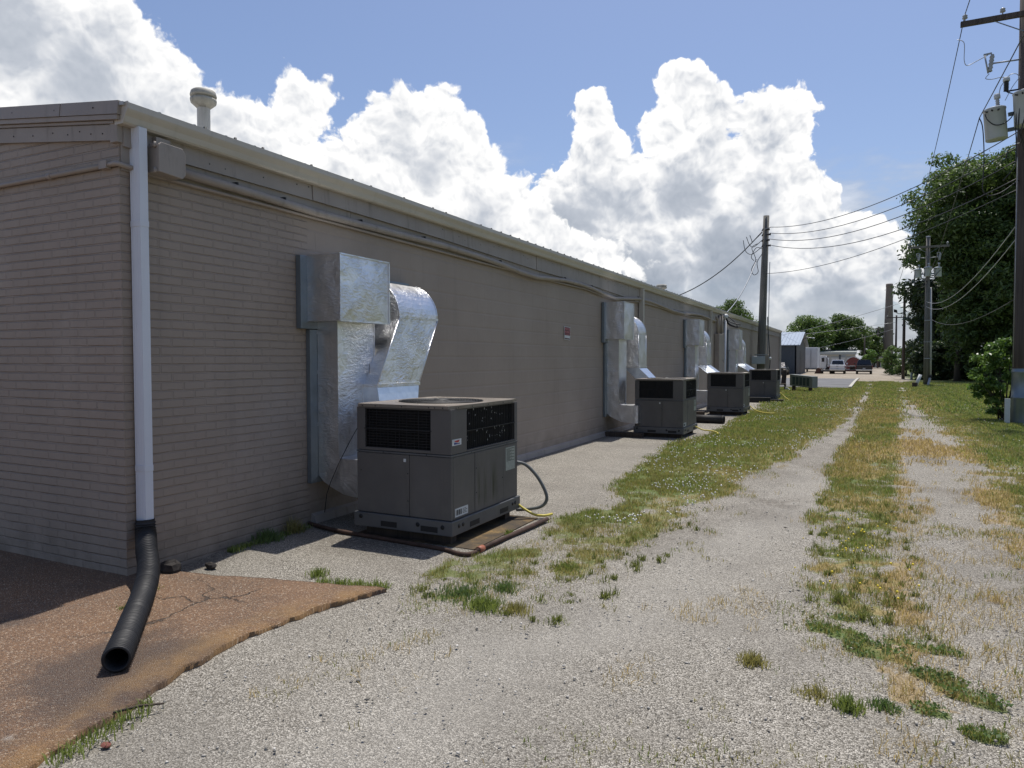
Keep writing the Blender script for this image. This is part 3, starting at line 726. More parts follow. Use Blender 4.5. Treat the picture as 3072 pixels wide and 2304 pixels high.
# ---------------------------------------------------------------- long painted masonry building
WX, WY = -4.78, 3.36
def build_building():
    bld = thing('commercial_building', 'long taupe painted brick and block building with a low sloping roof along the alley', 'building', (WX, WY, 0))
    zs = lambda x: 3.20 + .118 * (WX - x)
    # end wall and first bay of the long wall meet in a mitre at the corner
    MB().hexa([(WX, WY, -.15), (WX - .2, WY + .2, -.15), (-22, WY + .2, -.15), (-22, WY, -.15)],
              [(WX, WY, zs(WX)), (WX - .2, WY + .2, zs(WX - .2)), (-22, WY + .2, zs(-22)), (-22, WY, zs(-22))]).build('end_wall', M['brick_end'], bld, fixn=True)
    MB().hexa([(WX, WY, -.15), (WX, 5.27, -.15), (WX - .2, 5.27, -.15), (WX - .2, WY + .2, -.15)],
              [(WX, WY, 3.25), (WX, 5.27, 3.25), (WX - .2, 5.27, 3.25), (WX - .2, WY + .2, 3.25)]).build('brick_wall', M['brick_side'], bld, fixn=True)
    MB().box(WX - .22, WX - .006, 5.27, 49.0, -.15, 3.25).build('block_wall', M['block'], bld)
    MB().box(-22, WX - .2, 48.8, 49.0, -.4, 3.2).build('far_end_wall', M['trim'], bld)
    # roof sheet with ribs
    r = MB()
    r.hexa([(-4.66, 3.31, 3.375), (-4.66, 49.15, 3.375), (-22, 49.15, 5.42), (-22, 3.31, 5.42)],
           [(-4.66, 3.31, 3.40), (-4.66, 49.15, 3.40), (-22, 49.15, 5.445), (-22, 3.31, 5.445)])
    for i in range(150):
        y = 3.6 + i * .305
        r.hexa([(-4.67, y, 3.402), (-4.67, y + .03, 3.402), (-22, y + .03, 5.447), (-22, y, 5.447)],
               [(-4.67, y + .008, 3.418), (-4.67, y + .022, 3.418), (-22, y + .022, 5.463), (-22, y + .008, 5.463)])
    roof = r.build('roof', M['rooftin'], bld, fixn=True)
    sc = MB()
    for i in range(149):
        y = 3.6 + i * .305 + .15
        if .3 < vnoise(np.array([i * 1.7]), np.array([.3]), 5)[0]: sc.lathe([(0.001, .038), (.012, .034), (.014, .012), (.020, .006), (.020, -.01)], (-4.72, y, 3.41), seg=6)
    sc.build('roof_screw', M['black'], roof)
    # gutter: K profile, open on top
    prof = [(-4.775, 3.262), (-4.695, 3.262), (-4.68, 3.275), (-4.668, 3.315), (-4.645, 3.345), (-4.637, 3.36), (-4.637, 3.402), (-4.652, 3.402), (-4.652, 3.392),
            (-4.646, 3.388), (-4.646, 3.364), (-4.655, 3.35), (-4.678, 3.318), (-4.69, 3.28), (-4.70, 3.27), (-4.765, 3.27), (-4.775, 3.38)]
    g = MB(); ys = [3.335] + list(np.arange(6.3, 49, 3.05)) + [49.2]
    rings = [[(x, y, z + .004 * math.sin(y * 1.3)) for x, z in prof] for y in ys]
    g.loft(rings)
    gut = g.build('gutter', M['gutter'], bld, fixn=True)
    MB().prism([(-4.778, 3.329, 3.258), (-4.69, 3.329, 3.258), (-4.664, 3.329, 3.315), (-4.634, 3.329, 3.355), (-4.634, 3.329, 3.404), (-4.778, 3.329, 3.404)], (0, .006, 0)).build('end_cap', M['gutter'], gut, fixn=True)
    # fascia: metal-clad boards with lifted joints
    edges = [(3.37, 3.115), (5.31, 3.118), (7.66, 3.10), (10.54, 3.035), (13.5, 3.02), (16.82, 2.93), (20, 2.98), (25, 3.0), (30, 2.98), (37, 2.98), (43, 2.98), (49.0, 2.98)]
    for i in range(len(edges) - 1):
        (y0, z0), (y1, z1) = edges[i], edges[i + 1]
        x = -4.752 + (.006 if i % 2 else 0)
        MB().hexa([(-4.779, y0 + .004, z0), (x + .012, y0 + .004, z0), (x + .012, y1 - .004, z1), (-4.779, y1 - .004, z1)],
                  [(-4.779, y0 + .004, 3.30), (x, y0 + .004, 3.30), (x, y1 - .004, 3.30), (-4.779, y1 - .004, 3.30)]).build('fascia_board', M['board'], bld, fixn=True)
    lo = MB()
    for a, b_ in ((3.37, 5.9), (5.906, 9.0), (9.006, 12.4), (12.406, 16.0)):
        lo.box(-4.779, -4.764, a, b_, 2.955 + .01 * math.sin(a * 3), 3.14)
    lo.build('frieze_board', M['board'], bld)
    nails = MB()
    for i in range(46):
        nails.lathe([(.001, .004), (.006, .003), (.007, 0)], (-4.7515 + .006, 3.7 + i * .33 + .1 * math.sin(i * 2.1), 3.20 + .035 * math.sin(i * 5.3)), (1, 0, 0), 6)
    nails.build('nail_heads', M['black'], bld)
    # rake flashing on the end wall
    def rake(name, y0, y1, z0, z1, xa, xb, mat='trim'):
        f = lambda x, z: z + .118 * (WX - x)
        return MB().hexa([(xa, y0, f(xa, z0)), (xa, y1, f(xa, z0)), (xb, y1, f(xb, z0)), (xb, y0, f(xb, z0))],
                         [(xa, y0 + (.010 if 'trim' in name else 0), f(xa, z1)), (xa, y1, f(xa, z1)), (xb, y1, f(xb, z1)), (xb, y0 + (.010 if 'trim' in name else 0), f(xb, z1))]).build(name, M[mat], bld, fixn=True)
    rake('rake_board', 3.334, 3.358, 3.152, 3.262, -22, -4.836, 'board')
    rake('rake_flashing', 3.322, 3.358, 3.268, 3.286, -22, -4.785)
    rake('rake_drip', 3.302, 3.358, 3.290, 3.322, -22, -4.715)
    rake('rake_trim', 3.296, 3.358, 3.326, 3.422, -5.352, -4.704)
    rake('rake_trim', 3.292, 3.358, 3.325, 3.421, -9.8, -5.356)
    rake('rake_trim', 3.296, 3.358, 3.326, 3.422, -22, -9.806)
    MB().box(-4.834, -4.757, 3.330, 3.385, 3.140, 3.285).build('corner_cap', M['board'], bld, bevel=.003)
    scr = MB()
    for x, z in ((-4.97, 3.375), (-5.42, 3.37), (-5.95, 3.37), (-4.92, 3.2), (-5.05, 3.2), (-5.18, 3.22), (-5.32, 3.2), (-5.5, 3.215), (-5.75, 3.2), (-6.0, 3.2), (-6.2, 3.205)):
        scr.lathe([(.001, .006), (.005, .004), (.006, 0)], (x, 3.300 if z > 3.3 else 3.335, z + .118 * (WX - x)), (0, -1, 0), 6)
    scr.build('trim_screw', M['black'], bld)
    # footing along the block wall
    MB().hexa([(WX - .02, 5.30, -.1), (WX - .02, 49, -.1), (-4.712, 49, -.1), (-4.712, 5.30, -.1)],
              [(WX - .02, 5.30, .10), (WX - .02, 49, .10), (-4.74, 49, .075), (-4.74, 5.30, .075)]).build('footing', M['board'], bld, fixn=True)
    # downspouts
    def downspout(y, dy, z0, z1, x0, x1, mat, bands):
        m = MB(); pts = []
        nf = 5
        # fluted near face, plain outer face
        for i in range(nf * 2 + 1):
            t = i / (nf * 2); pts.append((x0 + (x1 - x0) * t, y + (.004 if i % 2 else 0)))
        pts += [(x1, y + dy), (x0, y + dy)]
        m.loft([[(px, py, z) for px, py in pts] for z in (z0, (z0 + z1) / 2, z1)])
        d = m.build('downspout', M[mat], bld, bevel=.0, fixn=True)
        for bz in bands: MB().box(x0 - .003, x1 + .003, y - .003, y + dy + .003, bz - .022, bz + .022).build('strap', M[mat], d, bevel=.002)
        return d
    downspout(3.43, .066, .33, 3.262, -4.764, -4.662, 'white', (2.575, .80))
    downspout(16.52, .10, .02, 3.262, -4.765, -4.66, 'gutter', (2.6,))
    downspout(25.08, .10, .02, 3.262, -4.765, -4.66, 'gutter', (2.6,))
    downspout(48.75, .10, -.2, 3.262, -4.765, -4.66, 'gutter', (2.6,))
    # junction box beside the first downspout
    jp = [(3.548, 2.965), (3.742, 2.952), (3.768, 2.985), (3.768, 3.13), (3.745, 3.172), (3.57, 3.176), (3.548, 3.155)]
    jb = MB().prism([(-4.775, a, b_) for a, b_ in jp], (.15, 0, 0)).build('junction_box', M['board'], bld, bevel=.006, fixn=True)
    MB().prism([(-4.622, 3.658 + (a - 3.658) * 1.03, 3.064 + (b_ - 3.064) * 1.03) for a, b_ in jp], (.022, 0, 0)).build('box_cover', M['board'], jb, bevel=.004, fixn=True)
    h = MB()
    for z in (3.16, 2.975): h.cyl((-4.64, 3.540, z - .02), (-4.64, 3.540, z + .02), .011, 8).box(-4.70, -4.622, 3.539, 3.546, z - .012, z + .012)
    h.build('hinge', M['board'], jb)
    MB().box(-4.779, -4.70, 3.60, 3.72, 3.176, 3.24).build('mount_bracket', M['trim'], jb)
    # service conduits along the eaves
    fat = [(3.74, 3.035), (4.6, 3.02), (5.3, 3.0), (6.5, 3.005), (7.65, 3.015), (8.5, 3.0), (9.2, 2.975), (9.9, 2.93), (10.5, 2.915), (11.1, 2.95), (11.7, 2.985), (12.4, 2.99), (13.1, 2.97),
           (13.9, 2.91), (14.6, 2.885), (15.4, 2.94), (16.3, 3.005), (17.3, 3.02), (18.5, 2.985), (19.7, 2.93), (20.9, 2.93), (22.2, 2.99), (23.4, 3.02), (24.6, 3.0), (26.2, 2.95)]
    MB().tube([(-4.722, a, b_) for a, b_ in fat], .036, 10).build('conduit', M['board'], bld)
    thin = [(3.56, 2.962), (5.3, 2.955), (7.0, 2.945), (9.0, 2.93), (11.0, 2.92), (12.8, 2.93), (14.0, 2.87), (15.0, 2.86), (16.6, 2.95), (18.5, 2.94), (20, 2.89), (22, 2.90), (24, 2.96), (26.4, 2.92)]
    MB().tube([(-4.748, a, b_) for a, b_ in thin], .0145, 8).build('conduit', M['trim'], bld)
    cl = MB()
    for y in (4.35, 4.9, 6.0, 7.2, 9.2, 11.7, 13.1, 16.3): cl.box(-4.764, -4.70, y, y + .02, interp([(b_, a) for a, b_ in fat], y) + .03, interp([(b_, a) for a, b_ in fat], y) + .05)
    cl.build('conduit_clip', M['black'], bld)
    # end-wall conduit with a pull elbow
    MB().tube([(-22, 3.338, 2.985), (-8, 3.338, 2.983), (-6.2, 3.338, 2.982), (-4.94, 3.338, 2.988)], .0185, 10).build('conduit', M['trim'], bld)
    MB().cyl((-5.58, 3.338, 2.984), (-5.53, 3.338, 2.984), .023, 10).build('conduit_coupling', M['trim'], bld)
    e = MB(); e.box(-4.945, -4.862, 3.314, 3.358, 2.962, 3.020)
    e.tube([(-4.862, 3.338, 2.99), (-4.82, 3.336, 2.99), (-4.778, 3.331, 2.988), (-4.757, 3.340, 2.985), (-4.748, 3.39, 2.978), (-4.745, 3.56, 2.972)], .019, 10)
    e.build('conduit_elbow', M['trim'], bld, bevel=.002)
    # roof vents
    def vent(x, y, zc, s=1.0):
        v = MB().lathe([(.074 * s, 3.45), (.074 * s, zc - .12)], (x, y, 0), seg=20).build('vent_pipe', paint('vent_pipe_paint', (.52, .49, .43), .5, .06, 3, dirt=.25), bld)
        MB().lathe([(.07 * s, -.16), (.10 * s, -.135), (.142 * s, -.10), (.148 * s, -.075), (.148 * s, -.058), (.120 * s, -.056), (.120 * s, -.036), (.146 * s, -.034), (.150 * s, -.02), (.138 * s, .022), (.12 * s, .035), (.0, .042)],
                   (x, y, zc + .03), seg=28).build('vent_cap', paint('vent_cap_paint', (.34, .32, .27), .6, .35, 6, dirt=.6, dirtcol=(.06, .055, .045)), v)
    vent(-6.5, 5.57, 4.46, .92); vent(-6.5, 25.4, 4.20, 1.3)
    # electrical service: cabinets, masts and weatherhead
    c = MB().box(-4.775, -4.60, 26.25, 26.95, 1.0, 2.50).build('meter_cabinet', M['trim'], bld, bevel=.01)
    MB().box(-4.775, -4.62, 27.0, 27.45, 1.55, 2.55).build('meter_cabinet', M['trim'], bld, bevel=.01)
    MB().box(-4.775, -4.62, 27.0, 27.45, .95, 1.50).build('meter_cabinet', M['trim'], bld, bevel=.01)
    mm = MB()
    mm.tube([(-4.70, 26.45, 2.5), (-4.70, 26.45, 2.95), (-4.71, 26.40, 3.05), (-4.72, 26.2, 3.08)], .045, 10)
    mm.cyl((-4.70, 26.75, 2.5), (-4.70, 26.75, 3.2), .045, 10); mm.cyl((-4.69, 27.2, 2.5), (-4.69, 27.2, 3.25), .05, 10)
    mm.build('service_mast', M['trim'], bld)
    MB().cyl((-4.66, 27.75, .0), (-4.66, 27.75, 3.10), .055, 12).build('riser_pipe', M['white'], bld)
    MB().lathe([(.001, .10), (.06, .09), (.10, .03), (.11, -.04), (.06, -.08), (.001, -.08)], (-4.62, 27.6, 3.19), (.6, -.2, .5), 14).build('weatherhead', M['label'], bld)
    for x, y in ((-4.9, 48.98),):
        MB().box(WX - .01, WX + .03, 48.9, 49.02, -.3, 3.26).build('corner_trim', M['gutter'], bld)
    return bld
build_building()

# corrugated drain hose on the downspout foot
def drain_hose():
    ctrl = [(-4.713, 3.463, .42), (-4.705, 3.458, .345), (-4.655, 3.425, .285), (-4.55, 3.35, .232), (-4.44, 3.28, .185), (-4.32, 3.19, .147), (-4.20, 3.085, .118), (-4.01, 2.91, .098), (-3.81, 2.72, .09), (-3.52, 2.45, .087), (-3.34, 2.28, .087)]
    P = [Vector(c) for c in ctrl]; pts = []
    for i in range(len(P) - 1):
        p0, p1, p2, p3 = P[max(i - 1, 0)], P[i], P[i + 1], P[min(i + 2, len(P) - 1)]
        n = max(2, int((p2 - p1).length / .0045))
        for k in range(n):
            t = k / n
            pts.append(.5 * ((2 * p1) + (p2 - p0) * t + (2 * p0 - 5 * p1 + 4 * p2 - p3) * t * t + (3 * p1 - p0 - 3 * p2 + p3) * t ** 3))
    acc, last, out, rs = 0, pts[0], [], []
    for p in pts:
        acc += (p - last).length; last = p
        r = .067 + .0058 * math.sin(acc * 2 * math.pi / .0215)
        if acc < .02: r = .064
        out.append(p); rs.append(r)
    m = MB(); m.tube(out, rs, 22, caps=False)
    inner = [r - .008 for r in rs]
    k = max(i for i in range(len(out)) if (out[i] - out[-1]).length > .38)
    ib = MB(); ib.tube(list(reversed(out[k:])), list(reversed(inner[k:])), 22, caps=False)
    m.add(ib.v, ib.f, True)
    # lip ring at the mouth
    d = (out[-1] - out[-4]).normalized()
    m.lathe([(rs[-1] - .008, 0), (rs[-1], 0.001), (rs[-1] + .003, -.008), (rs[-1], -.016)], out[-1], d, 22)
    h = thing('drain_hose', 'black corrugated drain hose curving out from the downspout foot onto the stained apron', 'drain hose', (-4.71, 3.46, 0))
    m.build('corrugated_tube', M['black'], h)
    MB().box(-4.771, -4.655, 3.423, 3.503, .345, .385).build('rubber_collar', M['black'], h, bevel=.008)
    c = MB().loft([[(-4.774, 3.420, .37), (-4.652, 3.420, .37), (-4.652, 3.506, .37), (-4.774, 3.506, .37)],
                   [(-4.768, 3.412, .30), (-4.658, 3.412, .30), (-4.658, 3.514, .30), (-4.768, 3.514, .30)]]).build('adapter_boot', M['black'], h, bevel=.01, fixn=True)
    s = MB()
    for a in (-4.755, -4.668): s.lathe([(.001, .004), (.007, .002), (.008, 0)], (a, 3.419, .365), (0, -1, 0), 8)
    s.build('screw', M['galv'], c)
drain_hose()

def warning_sign():
    s = thing('warning_sign', 'small black and red private property sign with a white lower panel on the block wall', 'sign', (-4.776, 11.96, 2.06))
    L = Vector((-4.776, 11.96, 2.06)); w, h = .145, .118
    MB().box(L.x, L.x + .004, L.y - w, L.y + w, L.z - h, L.z + h).build('frame', M['label'], s)
    MB().box(L.x + .004, L.x + .0055, L.y - w + .012, L.y + w - .012, L.z - h + .010, L.z + h - .010).build('panel', M['signblack'], s)
    MB().box(L.x + .0055, L.x + .007, L.y - w + .02, L.y + w - .02, L.z - .088, L.z - .040).build('blank_panel', M['label'], s)
    for body, z, sz in (('PRIVATE', .072, .066), ('PROPERTY', .014, .060), ('NO TRESPASSING', -.026, .024)):
        text_part('lettering', body, sz, M['signred'], s, (.0065, 0, z), (R(90), 0, R(90)))
    s.rotation_euler = (R(-2.0), 0, 0)
warning_sign()

# broken lumps of concrete at the corner, red shard and stick on the gravel
def chunk(name, label, cat, loc, size, mat, seed):
    r = np.random.default_rng(seed); m = MB(); n = 9
    rings = []
    for z, s in ((0, .8), (.35, 1.0), (.75, .85), (1.0, .5)):
        rings.append([(loc[0] + size[0] * s * math.cos(2 * math.pi * k / n) * r.uniform(.75, 1.1), loc[1] + size[1] * s * math.sin(2 * math.pi * k / n) * r.uniform(.75, 1.1), loc[2] + size[2] * z * r.uniform(.85, 1.1)) for k in range(n)])
    o = m.loft(rings).build(name, mat, None, origin=loc, fixn=True)
    return tag(o, label, cat)
MR = paint('rubble_dark', (.035, .030, .026), .9, .4, 20, bump=.6, bscale=40)
chunk('rubble_chunk', 'dark broken lump of concrete wedged behind the drain hose', 'rubble', (-4.60, 3.58, .0), (.10, .07, .10), MR, 1)
chunk('rubble_chunk', 'small flat dark stone on the grit beside the brick wall', 'rubble', (-4.50, 3.86, -.02), (.06, .035, .045), MR, 2)
chunk('brick_shard', 'small red brick shard on the gravel beside the broken slab edge', 'brick', (-2.80, 1.86, -.014), (.028, .020, .012), paint('shard_red', (.17, .06, .045), .8, .2, 9), 3)
st = MB().tube([(-2.99, 2.02, .012), (-2.93, 2.10, .02), (-2.86, 2.18, .012)], [.006, .007, .004], 6).build('stick', M['lumber'], None, origin=(-2.93, 2.1, 0))
tag(st, 'thin dark stick lying beside the broken edge of the stained slab', 'stick')

# ---------------------------------------------------------------- packaged rooftop-style units standing on the ground
def make_unit(cabm):
    """origin: centre of the footprint on the ground; alley side is +x, camera side is -y; 1.0 x 1.28 x 1.2 m"""
    u = thing('air_conditioner', None, None)
    x0, x1, y0, y1 = -.495, .495, -.64, .64
    for y in (y0 + .12, y1 - .12): MB().box(x0 + .05, x1 - .05, y - .05, y + .05, -.04, .095).build('support_rail', M['lumber'], u)
    rail = MB().box(x0 - .022, x1 + .022, y0 - .022, y1 + .022, .097, .222).build('base_rail', M['rail'], u, bevel=.006)
    for (a, b) in ((-.22, -.05), (.20, .37)):
        MB().box(a, b, y0 - .0245, y0 - .02, .118, .165).build('fork_slot_shade', M['black'], rail)  # black plate on the rail face, painted shade of a fork opening
    for (a, b) in ((-.36, -.19), (.22, .39)):
        MB().box(x1 + .02, x1 + .0245, a, b, .122, .168).build('fork_slot_shade', M['black'], rail)  # same black plates for the shaded openings on the alley side
    hh = MB()
    for x in (-.44, .17, .42): hh.lathe([(.001, .0035), (.019, .003), (.020, 0)], (x, y0 - .0225, .185 if x < 0 else .17), (0, -1, 0), 12)
    for y in (-.55, -.60 + .12, .55, .49): hh.lathe([(.001, .0035), (.019, .003), (.020, 0)], (x1 + .0225, y, .172), (1, 0, 0), 12)
    hh.build('lifting_hole_shade', M['black'], rail)  # black discs on the rail, painted shade of the round holes
    # lower cabinet in folded panels
    body = MB().box(x0 + .012, x1 - .012, y0 + .012, y1 - .012, .222, .76).build('inner_body', M['black'], u)
    MB().box(x0, .068, y0, y0 + .03, .226, .762).build('access_panel', cabm, u, bevel=.004)
    MB().box(.072, x1, y0, y0 + .03, .226, .762).build('corner_panel', cabm, u, bevel=.004)
    MB().box(x1 - .03, x1, y0 + .034, y0 + .405, .226, .762).build('corner_panel', cabm, u, bevel=.004)
    MB().box(x1 - .03, x1 + .003, y0 + .409, y0 + .965, .226, .762).build('service_panel', cabm, u, bevel=.004)
    MB().box(x1 - .03, x1, y0 + .969, y1, .226, .762).build('control_panel', cabm, u, bevel=.004)
    MB().box(x0, x0 + .03, y0 + .034, y1, .226, .762).build('duct_side_panel', cabm, u, bevel=.004)
    MB().box(x0 + .034, x1 - .034, y1 - .03, y1, .226, .762).build('far_panel', cabm, u, bevel=.004)
    MB().box(x0 - .004, x1 + .004, y0 - .004, y1 + .004, .766, .782).build('mid_flange', M['rail'], u, bevel=.002)
    # upper condenser section: posts, coil behind wire guards
    up = MB()
    up.box(x0, x0 + .09, y0, y0 + .03, .786, 1.17); up.box(.29, x1, y0, y0 + .03, .786, 1.17)
    up.box(x0 + .09, .29, y0, y0 + .028, .786, .812); up.box(x0 + .09, .29, y0, y0 + .028, 1.158, 1.17)
    up.box(x1 - .03, x1, y0 + .03, y0 + .265, .786, 1.17); up.box(x1 - .03, x1, y1 - .06, y1, .786, 1.17)
    up.box(x1 - .028, x1, y0 + .265, y1 - .06, .786, .800); up.box(x1 - .028, x1, y0 + .265, y1 - .06, 1.160, 1.17)
    up.box(x0, x0 + .03, y0 + .03, y1, .786, 1.17); up.box(x0 + .03, x1 - .03, y1 - .03, y1, .786, 1.17)
    up.build('upper_cabinet', M['cab'], u, bevel=.003)
    coil = MB()
    coil.box(x0 + .05, .33, y0 + .055, y0 + .085, .79, 1.165); coil.box(x1 - .085, x1 - .055, y0 + .22, y1 - .03, .79, 1.165)
    for i in range(60): coil.box(x0 + .09 + i * .0112, x0 + .093 + i * .0112, y0 + .046, y0 + .055, .80, 1.16)
    for i in range(80): coil.box(x1 - .055, x1 - .046, y0 + .27 + i * .0115, y0 + .273 + i * .0115, .80, 1.16)
    coil.build('coil', M['coil'], u)
    w = MB(); r = .0022
    for i in range(18):
        x = x0 + .095 + i * (.29 - x0 - .10) / 17; w.box(x - r, x + r, y0 + .006, y0 + .010, .812, 1.158)
    for i in range(15):
        z = .815 + i * .0243; w.box(x0 + .09, .29, y0 + .004, y0 + .0075, z - r, z + r)
    w.box(x0 + .08, .30, y0 - .002, y0 + .005, .975, .983)
    w.build('wire_guard', M['black'], u)
    w = MB()
    for i in range(28):
        y = y0 + .27 + i * (y1 - .065 - y0 - .27) / 27; w.box(x1 - .010, x1 - .006, y - r, y + r, .80, 1.16)
    w.box(x1 - .004, x1 + .002, y0 + .262, y1 - .058, .965, .972)
    w.build('wire_guard', M['black'], u)
    fl = MB(); rr = np.random.default_rng(5)
    for i in range(60):
        y = y0 + .30 + rr.random() * .85; z = .82 + (rr.random() ** 1.4) * .32; h = .006 + rr.random() * .02; ww = .002 + .003 * rr.random()
        fl.add([(x1 - .0445, y - ww, z), (x1 - .044, y + ww, z + h * .2), (x1 - .0445, y + ww * .6, z + h), (x1 - .044, y - ww * .8, z + h * .8)], [(0, 1, 2, 3)])
    fl.build('flaking_paint', M['label'], u)
    # lid with a raised rim, fan opening and guard
    lid = MB(); X0, X1, Y0, Y1 = x0 - .012, x1 + .012, y0 - .012, y1 + .012
    n = 40; fr = .40; outer, inner, zt = [], [], 1.20
    for k in range(n):
        t = 2 * math.pi * k / n; c, s = math.cos(t), math.sin(t)
        q = min((X1 - .0) / max(abs(c), 1e-6), (Y1) / max(abs(s), 1e-6)); outer.append((c * q, s * q)); inner.append((c * fr, s * fr))
    lid.loft([[(a, b, 1.172) for a, b in outer], [(a, b, zt) for a, b in outer], [(a * .95, b * .95, zt) for a, b in outer], [(a * .93, b * .93, zt - .007) for a, b in outer], [(a * 1.10, b * 1.10, zt - .007) for a, b in inner], [(a * 1.06, b * 1.06, zt - .002) for a, b in inner], [(a, b, zt - .002) for a, b in inner], [(a, b, 1.08) for a, b in inner]], caps=False)
    lido = lid.build('lid', M['lid'], u, fixn=True)
    gd = MB()
    for rad in np.linspace(.07, .40, 13):
        z = 1.203 + .006 * (1 - rad / .4)
        gd.tube([(rad * math.cos(t), rad * math.sin(t), z) for t in np.linspace(0, 2 * math.pi, 37)], .0028, 4, caps=False)
    for k in range(8):
        t = k * math.pi / 4; gd.tube([(.0, 0, 1.212), (.2 * math.cos(t), .2 * math.sin(t), 1.208), (.405 * math.cos(t), .405 * math.sin(t), 1.202)], .004, 4)
    gd.lathe([(.08, 0), (.07, .012), (.001, .018)], (0, 0, 1.206), seg=14)
    gd.build('fan_guard', M['coil'], lido)
    fb = MB()
    for k in range(4):
        t = k * math.pi / 2; c, s = math.cos(t), math.sin(t)
        def q(rad, off, z): return (rad * c - off * s, rad * s + off * c, z)
        fb.hexa([q(.06, -.05, 1.10), q(.06, .05, 1.14), q(.37, .14, 1.15), q(.37, -.14, 1.09)], [q(.06, -.05, 1.103), q(.06, .05, 1.143), q(.37, .14, 1.153), q(.37, -.14, 1.093)])
    fb.lathe([(.001, 1.05), (.08, 1.05), (.08, 1.15), (.001, 1.15)], seg=14)
    fb.build('fan_blades', M['coil'], lido)
    MB().lathe([(.39, 0), (.39, .001)], (0, 0, .80), seg=24).build('fan_well', M['coil'], u)
    sc = MB()
    for x in (-.42, -.28, .0, .28, .34, .42): sc.lathe([(.001, .004), (.006, .002), (.006, 0)], (x, y0 - .013, 1.183), (0, -1, 0), 6)
    for y in (-.58, -.54, -.3, .0, .3, .58): sc.lathe([(.001, .004), (.006, .002), (.006, 0)], (x1 + .013, y, 1.183), (1, 0, 0), 6)
    for x, z in ((.055, .60), (.055, .36), (-.45, .6), (.25, .775), (-.2, .775)): sc.lathe([(.001, .004), (.006, .002), (.006, 0)], (x, y0 - (.001 if z < .7 else .005), z), (0, -1, 0), 6)
    for y, z in ((y0 + .43, .62), (y0 + .43, .40), (y0 + .945, .46), (-.3, .775), (.4, .775)): sc.lathe([(.001, .004), (.006, .002), (.006, 0)], (x1 + .004, y, z), (1, 0, 0), 6)
    sc.build('screw', M['black'], u)
    MB().box(.012, .036, y0 - .003, y0, .700, .728).build('sticker', M['label'], u)
    # rating plate, bar-code label and maker's badge on the alley side
    rp = MB().box(x1, x1 + .002, y0 + 1.02, y0 + 1.22, .51, .735).build('rating_label', M['labelg'], u)
    t = MB()
    for i in range(13): t.box(x1 + .002, x1 + .003, y0 + 1.035, y0 + 1.205 - .05 * ((i * 7) % 3), .60 + i * .0098, .6035 + i * .0098)
    t.build('small_print', M['coil'], rp)
    bc = MB().box(x1, x1 + .002, y0 + .06, y0 + .28, .245, .318).build('barcode_label', M['label'], u)
    t = MB()
    for i in range(9): t.box(x1 + .002, x1 + .003, y0 + .072 + i * .011, y0 + .072 + i * .011 + .003 + .003 * (i % 3), .258, .305)
    for i in range(4): t.box(x1 + .002, x1 + .003, y0 + .185, y0 + .265 - .02 * (i % 2), .262 + i * .012, .266 + i * .012)
    t.build('bars', M['coil'], bc)
    return u
def dress_badge(u):
    x1, y0 = .495, -.64
    bd = MB().box(x1, x1 + .003, y0 + .014, y0 + .165, .862, .915).build('maker_badge', M['label'], u)
    t = MB().prism([(x1 + .003, y0 + .045, .902), (x1 + .003, y0 + .135, .906), (x1 + .003, y0 + .12, .889), (x1 + .003, y0 + .095, .886), (x1 + .003, y0 + .06, .893)], (.001, 0, 0)); t.build('badge_red', M['red'], bd, fixn=True)
    t = MB().prism([(x1 + .003, y0 + .042, .889), (x1 + .003, y0 + .07, .887), (x1 + .003, y0 + .10, .879), (x1 + .003, y0 + .14, .880), (x1 + .003, y0 + .135, .872), (x1 + .003, y0 + .044, .870)], (.001, 0, 0)); t.build('badge_blue', M['blue'], bd, fixn=True)

UNITS = [(-3.585, 5.76, 0.0), (-3.675, 14.84, -.01), (-3.46, 21.38, 0.0), (-3.335, 28.84, -.01)]
ULAB = ['grey air conditioning unit with mossy stained panel and maker badge, nearest the brick corner',
        'grey air conditioning unit between the warning sign and the second downspout, pipe lying behind it',
        'grey air conditioning unit standing between the other two far units, timber sill under it',
        'grey air conditioning unit farthest along the wall, raised on black timbers by the service pole']
u1 = make_unit(M['cabm']); dress_badge(u1)
u2 = make_unit(M['cab'])
units = [u1, u2, copy_tree(u2), copy_tree(u2)]
for u, loc, lab in zip(units, UNITS, ULAB):
    u.location = loc; tag(u, lab, 'air conditioner', 'air conditioners along the wall')

